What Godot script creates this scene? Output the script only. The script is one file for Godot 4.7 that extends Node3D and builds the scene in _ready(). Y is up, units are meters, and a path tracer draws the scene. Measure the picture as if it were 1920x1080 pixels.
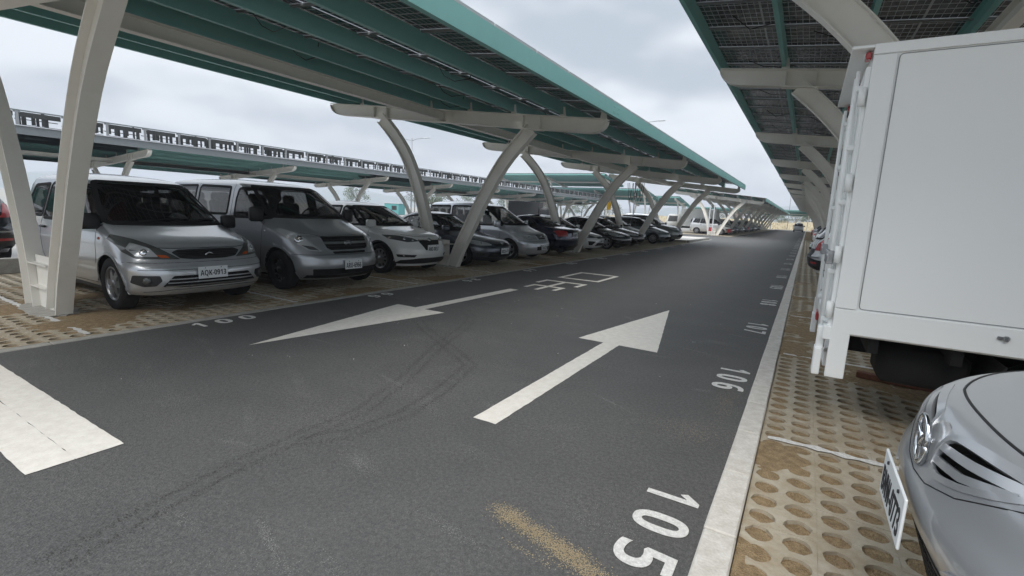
extends Node3D
# A solar-roofed car park: an asphalt lane between two rows of parked cars under curved steel canopies.

var rng := RandomNumberGenerator.new()
var M := {}
var taken := {}
var font_bold: SystemFont

# ---------------------------------------------------------------- mesh builder
class MB:
	var st := SurfaceTool.new()
	var count := 0
	func _init(smooth := -1) -> void:
		st.begin(Mesh.PRIMITIVE_TRIANGLES)
		st.set_smooth_group(smooth)
	func tri(a: Vector3, b: Vector3, c: Vector3) -> void:   # counter-clockwise seen from outside
		st.add_vertex(a); st.add_vertex(c); st.add_vertex(b); count += 1
	func quad(a: Vector3, b: Vector3, c: Vector3, d: Vector3) -> void:
		tri(a, b, c); tri(a, c, d)
	func quad_uv(p: Array, uv: Array, uv2 := []) -> void:
		for i in [0, 2, 1, 0, 3, 2]:
			st.set_uv(uv[i])
			if uv2: st.set_uv2(uv2[i])
			st.add_vertex(p[i])
		count += 2
	func box(c: Vector3, s: Vector3, b := Basis()) -> void:
		var x := b.x * s.x * 0.5
		var y := b.y * s.y * 0.5
		var z := b.z * s.z * 0.5
		quad(c - x - y + z, c + x - y + z, c + x + y + z, c - x + y + z)
		quad(c + x - y - z, c - x - y - z, c - x + y - z, c + x + y - z)
		quad(c + x - y + z, c + x - y - z, c + x + y - z, c + x + y + z)
		quad(c - x - y - z, c - x - y + z, c - x + y + z, c - x + y - z)
		quad(c - x + y + z, c + x + y + z, c + x + y - z, c - x + y - z)
		quad(c - x - y - z, c + x - y - z, c + x - y + z, c - x - y + z)
	func bevel(c: Vector3, s: Vector3, r: float, b := Basis()) -> void:   # a box with chamfered edges
		var h := s * 0.5
		var i := h - Vector3.ONE * r
		for ax in 3:
			var u := (ax + 1) % 3
			var w := (ax + 2) % 3
			for sg in [-1.0, 1.0]:
				var p := []
				for k in [[-1, -1], [1, -1], [1, 1], [-1, 1]]:
					var v := Vector3()
					v[ax] = h[ax] * sg; v[u] = i[u] * k[0]; v[w] = i[w] * k[1]
					p.append(c + b * v)
				if sg > 0: quad(p[0], p[1], p[2], p[3])
				else: quad(p[3], p[2], p[1], p[0])
			for su in [-1.0, 1.0]:
				for sw in [-1.0, 1.0]:
					var q := []
					for k in [[-1, 0], [1, 0], [1, 1], [-1, 1]]:
						var v := Vector3()
						v[ax] = i[ax] * k[0]
						v[u] = (h[u] if k[1] == 0 else i[u]) * su
						v[w] = (i[w] if k[1] == 0 else h[w]) * sw
						q.append(c + b * v)
					if su * sw > 0: quad(q[0], q[3], q[2], q[1])
					else: quad(q[0], q[1], q[2], q[3])
		for sx in [-1.0, 1.0]:
			for sy in [-1.0, 1.0]:
				for sz in [-1.0, 1.0]:
					var a := c + b * Vector3(h.x * sx, i.y * sy, i.z * sz)
					var d := c + b * Vector3(i.x * sx, h.y * sy, i.z * sz)
					var e := c + b * Vector3(i.x * sx, i.y * sy, h.z * sz)
					if sx * sy * sz > 0: tri(a, d, e)
					else: tri(a, e, d)
	func prism(poly: PackedVector2Array, xf: Transform3D, d: float) -> void:   # extruded along local z from 0 to d
		var p := poly.duplicate()
		if Geometry2D.is_polygon_clockwise(p): p.reverse()
		var ix := Geometry2D.triangulate_polygon(p)
		for k in range(0, ix.size(), 3):
			var a := p[ix[k]]
			var b := p[ix[k + 1]]
			var c := p[ix[k + 2]]
			if (b - a).cross(c - a) < 0:
				var t := b; b = c; c = t
			tri(xf * Vector3(a.x, a.y, d), xf * Vector3(b.x, b.y, d), xf * Vector3(c.x, c.y, d))
			tri(xf * Vector3(a.x, a.y, 0), xf * Vector3(c.x, c.y, 0), xf * Vector3(b.x, b.y, 0))
		for k in p.size():
			var a := p[k]
			var b := p[(k + 1) % p.size()]
			quad(xf * Vector3(a.x, a.y, 0), xf * Vector3(b.x, b.y, 0), xf * Vector3(b.x, b.y, d), xf * Vector3(a.x, a.y, d))
	func ribbon(path: PackedVector2Array, o0: float, o1: float, z0: float, z1: float) -> void:   # a bar between two offsets of a curve in the xy plane
		var a := []
		var b := []
		for i in path.size():
			var t := (path[mini(i + 1, path.size() - 1)] - path[maxi(i - 1, 0)]).normalized()
			var n := Vector2(-t.y, t.x)
			a.append(path[i] + n * o0); b.append(path[i] + n * o1)
		for i in path.size() - 1:
			var p0: Vector2 = a[i]
			var p1: Vector2 = a[i + 1]
			var q0: Vector2 = b[i]
			var q1: Vector2 = b[i + 1]
			quad(Vector3(p0.x, p0.y, z1), Vector3(p1.x, p1.y, z1), Vector3(q1.x, q1.y, z1), Vector3(q0.x, q0.y, z1))
			quad(Vector3(p1.x, p1.y, z0), Vector3(p0.x, p0.y, z0), Vector3(q0.x, q0.y, z0), Vector3(q1.x, q1.y, z0))
			quad(Vector3(q0.x, q0.y, z1), Vector3(q1.x, q1.y, z1), Vector3(q1.x, q1.y, z0), Vector3(q0.x, q0.y, z0))
			quad(Vector3(p0.x, p0.y, z0), Vector3(p1.x, p1.y, z0), Vector3(p1.x, p1.y, z1), Vector3(p0.x, p0.y, z1))
		for e in [0, path.size() - 1]:
			var p: Vector2 = a[e]
			var q: Vector2 = b[e]
			var c := [Vector3(p.x, p.y, z0), Vector3(p.x, p.y, z1), Vector3(q.x, q.y, z1), Vector3(q.x, q.y, z0)]
			if e == 0: quad(c[0], c[1], c[2], c[3])
			else: quad(c[3], c[2], c[1], c[0])
	func tube(pts: Array, r: float, seg := 8) -> void:
		var rings := []
		var side := Vector3.UP
		for i in pts.size():
			var t: Vector3 = (pts[mini(i + 1, pts.size() - 1)] - pts[maxi(i - 1, 0)]).normalized()
			if absf(t.dot(side)) > 0.95: side = Vector3.RIGHT if absf(t.x) < 0.9 else Vector3.BACK
			var u := t.cross(side).normalized()
			var v := u.cross(t)
			side = v
			var ring := []
			for k in seg:
				var a := TAU * k / seg
				ring.append(pts[i] + (u * cos(a) + v * sin(a)) * r)
			rings.append(ring)
		for i in pts.size() - 1:
			for k in seg:
				var l := (k + 1) % seg
				quad(rings[i][k], rings[i + 1][k], rings[i + 1][l], rings[i][l])
		for k in range(1, seg - 1):
			tri(rings[0][0], rings[0][k], rings[0][k + 1])
			tri(rings[-1][0], rings[-1][k + 1], rings[-1][k])
	func lathe(prof: PackedVector2Array, xf: Transform3D, seg := 24, closed := false) -> void:   # prof: (radius, along local z)
		var n := prof.size()
		for i in (n if closed else n - 1):
			var p := prof[i]
			var q := prof[(i + 1) % n]
			for k in seg:
				var a := TAU * k / seg
				var b := TAU * (k + 1) / seg
				var c := [Vector3(cos(a) * p.x, sin(a) * p.x, p.y), Vector3(cos(b) * p.x, sin(b) * p.x, p.y), Vector3(cos(b) * q.x, sin(b) * q.x, q.y), Vector3(cos(a) * q.x, sin(a) * q.x, q.y)]
				if p.x < 1e-5: tri(xf * c[0], xf * c[2], xf * c[3])
				elif q.x < 1e-5: tri(xf * c[0], xf * c[1], xf * c[2])
				else: quad(xf * c[0], xf * c[1], xf * c[2], xf * c[3])
	func mesh() -> ArrayMesh:
		st.generate_normals()
		return st.commit()

func put(called: String, mesh: Mesh, material: Material, parent: Node, at := Transform3D()) -> MeshInstance3D:
	var o := MeshInstance3D.new()
	o.mesh = mesh
	o.material_override = material
	o.transform = at
	if parent == self: o.name = numbered(called)
	else: o.name = called
	parent.add_child(o, true)
	return o

func numbered(called: String) -> String:
	taken[called] = taken.get(called, -1) + 1
	return called if taken[called] == 0 else "%s_%03d" % [called, taken[called]]

func thing(called: String, label: String, category: String, at := Transform3D(), group := "") -> Node3D:
	var o := Node3D.new()
	o.name = numbered(called)
	o.transform = at
	add_child(o)
	tag(o, label, category, group)
	return o

func tag(o: Node, label: String, category: String, group := "") -> Node:
	o.set_meta("label", label)
	o.set_meta("category", category)
	if group: o.set_meta("group", group)
	return o

func struct(o: Node) -> Node:
	o.set_meta("kind", "structure")
	return o

func stuff(o: Node) -> Node:
	o.set_meta("kind", "stuff")
	return o

func rgb(r: float, g: float, b: float) -> Color:   # 0-255 sRGB
	return Color(r / 255.0, g / 255.0, b / 255.0)

func mat(c: Color, rough := 0.6, metal := 0.0) -> StandardMaterial3D:
	var m := StandardMaterial3D.new()
	m.albedo_color = c
	m.roughness = rough
	m.metallic = metal
	return m

func noise(freq: float, octaves := 4, sd := 1) -> FastNoiseLite:
	var n := FastNoiseLite.new()
	n.seed = sd
	n.noise_type = FastNoiseLite.TYPE_SIMPLEX_SMOOTH
	n.frequency = freq
	n.fractal_octaves = octaves
	return n

func grain(size: int, freq: float, octaves: int, sd: int) -> PackedByteArray:
	var im := noise(freq, octaves, sd).get_seamless_image(size, size)
	im.convert(Image.FORMAT_L8)
	return im.get_data()

# a tiling colour texture: base colours mixed by two noises, with fine per-pixel speckle
func speckled(size: int, dark: Color, light: Color, f1: float, f2: float, speck: float, sd: int, bright_specks := 0.0) -> ImageTexture:
	var a := grain(size, f1, 4, sd)
	var b := grain(size, f2, 3, sd + 7)
	var out := PackedByteArray()
	out.resize(size * size * 3)
	var r := RandomNumberGenerator.new()
	r.seed = sd
	for i in size * size:
		var t := clampf((a[i] * 0.6 + b[i] * 0.4) / 255.0 + r.randf_range(-speck, speck), 0.0, 1.0)
		if r.randf() < bright_specks: t = minf(1.4, t + 0.55)
		var c := dark.lerp(light, t)
		out[i * 3] = clampi(int(c.r * 255.0), 0, 255)
		out[i * 3 + 1] = clampi(int(c.g * 255.0), 0, 255)
		out[i * 3 + 2] = clampi(int(c.b * 255.0), 0, 255)
	var im := Image.create_from_data(size, size, false, Image.FORMAT_RGB8, out)
	return ImageTexture.create_from_image(im)

func triplanar(m: StandardMaterial3D, metres: float) -> StandardMaterial3D:
	m.uv1_triplanar = true
	m.uv1_world_triplanar = true
	m.uv1_scale = Vector3.ONE / metres
	return m

func bumpy(m: StandardMaterial3D, freq: float, sd: int, strength: float, size := 512) -> void:
	var im := noise(freq, 4, sd).get_seamless_image(size, size)
	im.convert(Image.FORMAT_RGB8)
	im.bump_map_to_normal_map(strength)
	m.normal_enabled = true
	m.normal_texture = ImageTexture.create_from_image(im)

# ---------------------------------------------------------------- camera, sky, light
func set_view() -> void:
	var yaw := deg_to_rad(30.87)
	var pitch := deg_to_rad(9.09)
	var roll := deg_to_rad(2.69)
	var fw := Vector3(-sin(yaw) * cos(pitch), -sin(pitch), -cos(yaw) * cos(pitch))
	var rt := fw.cross(Vector3.UP).normalized()
	var up := rt.cross(fw)
	var rt2 := rt * cos(roll) + up * sin(roll)
	var up2 := up * cos(roll) - rt * sin(roll)
	var cam := Camera3D.new()
	cam.name = "camera"
	cam.transform = Transform3D(Basis(rt2, up2, -fw), Vector3(0, 1.55, 0))
	cam.fov = rad_to_deg(2.0 * atan(540.0 / 905.0))
	cam.near = 0.05
	cam.far = 4000.0
	add_child(cam)
	cam.current = true

	var W := 1024
	var H := 512
	var n1 := noise(1.0, 5, 11)
	var n2 := noise(2.6, 4, 23)
	var sky_im := Image.create(W, H, false, Image.FORMAT_RGBF)
	for j in H:
		var el := PI * (0.5 - (j + 0.5) / H)
		for i in W:
			var az := TAU * ((i + 0.5) / W - 0.5)
			var d := Vector3(sin(az) * cos(el), sin(el), -cos(az) * cos(el))
			var p := d / maxf(0.22 + absf(d.y), 0.05) * 0.55   # clouds lie on a layer overhead
			p.y = d.y * 2.0
			var c := n1.get_noise_3dv(p * 1.25) * 0.75 + n2.get_noise_3dv(p * 1.1) * 0.25
			var t := clampf(0.5 + c * 1.25, 0.0, 1.0)
			var up_gain := 1.0 + 2.25 * smoothstep(0.36, 0.95, d.y)
			var thick := Color(0.232, 0.262, 0.302)
			var thin := Color(0.386, 0.408, 0.436)
			var col := thick.lerp(thin, smoothstep(0.2, 0.72, t))
			col = col.lerp(Color(0.35, 0.37, 0.395), clampf(1.0 - d.y * 5.0, 0.0, 1.0) * 0.8)
			col *= up_gain
			if d.y < 0.0: col = Color(0.2, 0.2, 0.2)
			sky_im.set_pixel(i, j, col)
	var sky_mat := PanoramaSkyMaterial.new()
	sky_mat.panorama = ImageTexture.create_from_image(sky_im)
	var sky := Sky.new()
	sky.sky_material = sky_mat
	var env := Environment.new()
	env.background_mode = Environment.BG_SKY
	env.sky = sky
	env.tonemap_mode = Environment.TONE_MAPPER_LINEAR
	env.tonemap_exposure = 2.35
	env.fog_enabled = true
	env.fog_density = 0.0011
	env.fog_light_color = Color(0.80, 0.82, 0.85)
	env.sdfgi_enabled = true
	env.ssao_enabled = true
	env.ssil_enabled = true
	var we := WorldEnvironment.new()
	we.name = "environment"
	we.environment = env
	add_child(we)
	var sun := DirectionalLight3D.new()
	sun.name = "sun"
	sun.light_energy = 0.32
	sun.light_angular_distance = 30.0
	sun.light_color = Color(1.0, 0.975, 0.94)
	sun.shadow_enabled = true
	sun.look_at_from_position(Vector3.ZERO, Vector3(-0.1, -1.0, -0.8))
	add_child(sun)

# ---------------------------------------------------------------- materials
func make_materials() -> void:
	font_bold = SystemFont.new()
	font_bold.font_names = PackedStringArray(["Droid Sans"])
	font_bold.font_weight = 700
	var asphalt := mat(Color.WHITE, 0.7)
	asphalt.albedo_texture = speckled(1024, rgb(63, 63, 63), rgb(111, 110, 108), 0.09, 0.33, 0.34, 3, 0.006)
	asphalt.detail_enabled = true
	asphalt.detail_albedo = speckled(512, rgb(222, 221, 220), rgb(255, 254, 251), 0.025, 0.07, 0.03, 9)
	asphalt.detail_blend_mode = BaseMaterial3D.BLEND_MODE_MUL
	asphalt.detail_uv_layer = BaseMaterial3D.DETAIL_UV_2
	bumpy(asphalt, 0.22, 5, 2.2, 1024)
	asphalt.normal_scale = 0.45
	M.asphalt = asphalt
	var lot := mat(Color.WHITE, 0.95)
	lot.albedo_texture = speckled(512, rgb(120, 118, 114), rgb(166, 164, 160), 0.012, 0.1, 0.12, 13)
	M.lot = triplanar(lot, 9.0)
	var ground := mat(Color.WHITE, 1.0)
	ground.albedo_texture = speckled(512, rgb(128, 126, 118), rgb(164, 161, 152), 0.01, 0.08, 0.1, 17)
	M.ground = triplanar(ground, 24.0)
	var paver := mat(Color.WHITE, 0.95)
	paver.albedo_texture = speckled(1024, rgb(148, 134, 110), rgb(184, 177, 163), 0.012, 0.05, 0.09, 21)
	bumpy(paver, 0.2, 6, 1.5)
	paver.normal_scale = 0.5
	M.paver = triplanar(paver, 4.3)
	var sand := mat(Color.WHITE, 1.0)
	sand.albedo_texture = speckled(1024, rgb(102, 84, 60), rgb(172, 150, 116), 0.02, 0.14, 0.42, 27)
	bumpy(sand, 0.18, 8, 4.0)
	M.sand = triplanar(sand, 1.4)
	var kerb := mat(Color.WHITE, 0.93)
	kerb.albedo_texture = speckled(1024, rgb(178, 172, 162), rgb(220, 217, 211), 0.012, 0.07, 0.1, 33)
	bumpy(kerb, 0.16, 9, 1.6)
	kerb.normal_scale = 0.5
	M.kerb = triplanar(kerb, 1.7)
	var concrete := mat(Color.WHITE, 0.95)
	concrete.albedo_texture = speckled(512, rgb(138, 136, 130), rgb(178, 175, 168), 0.02, 0.1, 0.08, 37)
	M.concrete = triplanar(concrete, 2.0)
	var paint := mat(Color.WHITE, 0.8)
	paint.albedo_texture = speckled(512, rgb(206, 200, 189), rgb(232, 228, 219), 0.025, 0.12, 0.09, 41)
	M.road_paint = triplanar(paint, 1.3)
	var worn := mat(Color.WHITE, 0.85)
	worn.albedo_texture = speckled(512, rgb(176, 174, 170), rgb(236, 235, 230), 0.05, 0.2, 0.25, 43)
	M.worn_paint = triplanar(worn, 0.8)
	var steel := mat(Color.WHITE, 0.5)
	steel.albedo_texture = speckled(512, rgb(224, 221, 213), rgb(233, 231, 224), 0.008, 0.04, 0.02, 47)
	M.steel = triplanar(steel, 3.0)
	var teal := mat(Color.WHITE, 0.45)
	teal.albedo_texture = speckled(512, rgb(124, 178, 173), rgb(134, 188, 183), 0.006, 0.03, 0.02, 51)
	M.teal = triplanar(teal, 4.0)
	M.galv = mat(rgb(150, 152, 154), 0.5, 0.4)
	M.gutter = mat(rgb(118, 124, 126), 0.6)
	M.dark_box = mat(rgb(58, 60, 60), 0.7)
	M.cable = mat(rgb(28, 28, 30), 0.6)
	# a glass solar module: dark cells between pale conductor lines
	var cell := Image.create(264, 528, false, Image.FORMAT_RGB8)
	cell.fill(rgb(196, 198, 201))
	var r := RandomNumberGenerator.new()
	r.seed = 5
	for cy in 24:
		for cx in 6:
			var v := r.randi_range(-5, 5)
			cell.fill_rect(Rect2i(cx * 44 + 3, cy * 22 + 1, 38, 20 if cy != 11 else 14), rgb(56 + v, 57 + v, 62 + v))
			for b in 5:
				cell.fill_rect(Rect2i(cx * 44 + 5 + b * 8, cy * 22 + 1, 1, 20), rgb(84, 85, 90))
	var pv := mat(Color.WHITE, 0.22)
	pv.albedo_texture = ImageTexture.create_from_image(cell)
	M.panel = pv
	# vehicle materials
	M.glass = mat(Color(0.03, 0.035, 0.04, 0.7), 0.03)
	M.glass.transparency = BaseMaterial3D.TRANSPARENCY_ALPHA
	M.clear_glass = mat(Color(0.07, 0.09, 0.09, 0.5), 0.03)
	M.clear_glass.transparency = BaseMaterial3D.TRANSPARENCY_ALPHA
	M.rubber = mat(rgb(22, 22, 23), 0.85)
	M.tyre = triplanar(mat(rgb(34, 34, 35), 0.9), 1.0)
	M.trim = mat(rgb(20, 20, 22), 0.55)
	M.plastic = mat(rgb(34, 35, 37), 0.5)
	M.under = mat(rgb(16, 16, 17), 0.95)
	M.chrome = mat(rgb(205, 207, 210), 0.14, 1.0)
	M.alloy = mat(rgb(172, 174, 177), 0.32, 0.85)
	M.steel_wheel = mat(rgb(44, 45, 48), 0.6, 0.2)
	M.seat = mat(rgb(52, 50, 50), 0.95)
	M.lamp = mat(rgb(196, 200, 203), 0.12, 0.4)
	M.lamp.clearcoat_enabled = true
	M.lamp_dark = mat(rgb(72, 74, 74), 0.1, 0.35)
	M.lamp_dark.clearcoat_enabled = true
	M.amber = mat(rgb(178, 84, 36), 0.15)
	M.red_lamp = mat(rgb(165, 18, 26), 0.12)
	M.red_lamp.clearcoat_enabled = true
	M.plate = mat(rgb(222, 226, 228), 0.5)
	M.black_ink = mat(rgb(18, 20, 30), 0.6)
	M.white_box = mat(rgb(243, 245, 244), 0.4)
	M.white_plain = mat(rgb(216, 217, 214), 0.5)
	M.red_cloth = mat(rgb(110, 22, 30), 0.9)
	M.rust = triplanar(mat(Color.WHITE, 0.8), 0.5)
	M.rust.albedo_texture = speckled(256, rgb(92, 56, 40), rgb(136, 88, 68), 0.05, 0.2, 0.1, 61)
	M.yellow = mat(rgb(222, 176, 36), 0.7)
	M.teal_flat = mat(rgb(90, 160, 160), 0.6)
	M.pale = mat(rgb(196, 200, 202), 0.8)

func paint(c: Color, metal := 0.55, rough := 0.33) -> StandardMaterial3D:
	var m := mat(c, rough, metal)
	m.clearcoat_enabled = true
	m.clearcoat = 0.9
	m.clearcoat_roughness = 0.06
	return m

# ---------------------------------------------------------------- ground
func sheet(called: String, x0: float, x1: float, z0: float, z1: float, y: float, m: Material, uv := 3.0, uv2 := 19.0) -> MeshInstance3D:
	var b := MB.new()
	var nx := maxi(1, int(absf(x1 - x0) / 40.0))
	var nz := maxi(1, int(absf(z1 - z0) / 40.0))
	for i in nx:
		for j in nz:
			var xa := lerpf(x0, x1, float(i) / nx)
			var xb := lerpf(x0, x1, float(i + 1) / nx)
			var za := lerpf(z0, z1, float(j) / nz)
			var zb := lerpf(z0, z1, float(j + 1) / nz)
			var p := [Vector3(xa, y, zb), Vector3(xb, y, zb), Vector3(xb, y, za), Vector3(xa, y, za)]
			if zb < za: p = [Vector3(xa, y, za), Vector3(xb, y, za), Vector3(xb, y, zb), Vector3(xa, y, zb)]
			var u := []
			var w := []
			for q in p:
				u.append(Vector2(q.x, q.z) / uv)
				w.append(Vector2(q.x, q.z) / uv2)
			b.quad_uv(p, u, w)
	return put(called, b.mesh(), m, self)

const PITCH := 0.169   # hole spacing of the grid pavers
const HOLE := 0.066

func paver_mesh(sd: int) -> ArrayMesh:   # a block of two by two holes, top at y = 0
	var b := MB.new()
	var g := 0.0004
	var w := PITCH * 2.0 - g * 2.0
	var jr := RandomNumberGenerator.new()
	jr.seed = sd
	for i in 2:
		for j in 2:
			var c := Vector2((i - 0.5) * PITCH, (j - 0.5) * PITCH)
			var n := 14
			var sq := []
			var ho := []
			for k in n:
				var a := TAU * k / n + PI / n
				var d := Vector2(cos(a), sin(a))
				ho.append(c + d * HOLE * jr.randf_range(0.9, 1.07))
				var s := (PITCH * 0.5) / maxf(absf(d.x), absf(d.y))
				var e := c + d * s
				e = e.clamp(Vector2(-w, -w) * 0.5, Vector2(w, w) * 0.5)
				sq.append(e)
			for k in n:
				var l := (k + 1) % n
				var p0: Vector2 = ho[k]
				var p1: Vector2 = ho[l]
				var q0: Vector2 = sq[k]
				var q1: Vector2 = sq[l]
				b.quad(Vector3(p1.x, 0, p1.y), Vector3(q1.x, 0, q1.y), Vector3(q0.x, 0, q0.y), Vector3(p0.x, 0, p0.y))
				b.quad(Vector3(p0.x, 0, p0.y), Vector3(p0.x, -0.06, p0.y), Vector3(p1.x, -0.06, p1.y), Vector3(p1.x, 0, p1.y))
				if absf(q0.x - q1.x) > 0.001 and absf(q0.y - q1.y) > 0.001:   # the corner of the cell
					var k2 := Vector2(q0.x if absf(q0.x - c.x) > absf(q1.x - c.x) else q1.x, q0.y if absf(q0.y - c.y) > absf(q1.y - c.y) else q1.y)
					b.tri(Vector3(q0.x, 0, q0.y), Vector3(q1.x, 0, q1.y), Vector3(k2.x, 0, k2.y))
	var h := w * 0.5
	for s in [[-1, -1, 1, -1], [1, -1, 1, 1], [1, 1, -1, 1], [-1, 1, -1, -1]]:
		b.quad(Vector3(s[0] * h, -0.06, s[1] * h), Vector3(s[0] * h, 0, s[1] * h), Vector3(s[2] * h, 0, s[3] * h), Vector3(s[2] * h, -0.06, s[3] * h))
	return b.mesh()

func paver_field(called: String, x0: float, cols: int, z0: float, rows: int, y: float, near: Rect2, dir: float) -> void:
	var root := Node3D.new()
	root.name = called
	add_child(root)
	struct(root)
	var variants := [paver_mesh(1), paver_mesh(2), paver_mesh(3), paver_mesh(4)]
	var mesh: ArrayMesh = variants[0]
	var step := PITCH * 2.0
	var rest: Array[Transform3D] = []
	var r := RandomNumberGenerator.new()
	r.seed = 71
	for i in cols:
		for j in rows:
			var p := Vector3(x0 + dir * (i + 0.5) * step, y + r.randf_range(-0.0015, 0.0015), z0 - (j + 0.5) * step)
			var t := Transform3D(Basis(Vector3(1, r.randf_range(-0.003, 0.003), 0).normalized(), Vector3.UP, Vector3.BACK), p)
			if near.has_point(Vector2(p.x, p.z)): put("paver", variants[r.randi() % 4], M.paver, root, t)
			else: rest.append(t)
	var mm := MultiMesh.new()
	mm.transform_format = MultiMesh.TRANSFORM_3D
	mm.mesh = mesh
	mm.instance_count = rest.size()
	for i in rest.size(): mm.set_instance_transform(i, rest[i])
	var mi := MultiMeshInstance3D.new()
	mi.name = "distant_pavers"
	mi.multimesh = mm
	mi.material_override = M.paver
	stuff(mi)
	root.add_child(mi)

func sand_field(called: String, x0: float, x1: float, z0: float, z1: float, y: float, step: float, sd: int, lift: float) -> void:
	var b := MB.new(0)
	var n := noise(0.55, 3, sd)
	var f := noise(4.5, 2, sd + 3)
	var nx := int((x1 - x0) / step)
	var nz := int((z0 - z1) / step)
	var P := func(i: int, j: int) -> Vector3:
		var x := x0 + (x1 - x0) * i / nx
		var z := z0 + (z1 - z0) * j / nz
		var h := y - 0.008 + clampf(n.get_noise_2d(x, z) * 0.05 + lift, -0.014, 0.0135) + f.get_noise_2d(x, z) * 0.007
		for hp in [[0.55, -1.75, 0.42], [0.75, -2.9, 0.3], [1.3, -6.6, 0.9], [-7.4, -2.2, 0.5], [-7.2, -5.0, 0.5]]:
			h += 0.016 * exp(-(pow(x - hp[0], 2.0) + pow(z - hp[1], 2.0)) / (hp[2] * hp[2]))
		return Vector3(x, h, z)
	var row := []
	for j in nz + 1:
		var next := []
		for i in nx + 1: next.append(P.call(i, j))
		if j > 0:
			for i in nx: b.quad(row[i], row[i + 1], next[i + 1], next[i])
		row = next
	var o := put(called, b.mesh(), M.sand, self)
	o.set_meta("kind", "stuff")
	tag(o, "brown sand filling the holes of the grid pavers " + ("beside the white kerb" if x0 > -1.0 else "under the row of parked cars across the lane"), "sand")

func flat_poly(called: String, pts: Array, y: float, m: Material, parent: Node = self, rough := 0.0) -> MeshInstance3D:
	var p := PackedVector2Array()
	var r := RandomNumberGenerator.new()
	r.seed = pts.size() * 31 + int(absf(pts[0].y) * 100)
	for i in pts.size():
		var a: Vector2 = pts[i]
		var c: Vector2 = pts[(i + 1) % pts.size()]
		var n := maxi(1, int(a.distance_to(c) / 0.06)) if rough > 0.0 else 1
		for k in n: p.append(a.lerp(c, float(k) / n) + Vector2(r.randf_range(-rough, rough), r.randf_range(-rough, rough)))
	if Geometry2D.is_polygon_clockwise(p): p.reverse()
	var ix := Geometry2D.triangulate_polygon(p)
	var b := MB.new()
	for k in range(0, ix.size(), 3):
		var q := [p[ix[k]], p[ix[k + 1]], p[ix[k + 2]]]
		var up: bool = (q[1] - q[0]).cross(q[2] - q[0]) > 0
		var v := []
		for e in q: v.append(Vector3(e.x, y, e.y))
		if up: b.tri(v[0], v[2], v[1])
		else: b.tri(v[0], v[1], v[2])
	return put(called, b.mesh(), m, parent)

func text_node(text: String, h: float, w: float, depth: float, m: Material, parent: Node, xf: Transform3D, called := "lettering") -> MeshInstance3D:
	var t := TextMesh.new()
	t.text = text
	t.font = font_bold
	t.font_size = 64
	t.pixel_size = 0.01
	t.depth = depth
	t.curve_step = 1.5
	var box := t.get_aabb()
	var sc := Vector3(w / box.size.x, h / box.size.y, 1.0)
	var c := box.get_center()
	return put(called, t, m, parent, xf * Transform3D(Basis.from_scale(sc), Vector3(-c.x * sc.x, -c.y * sc.y, 0)))

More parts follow.
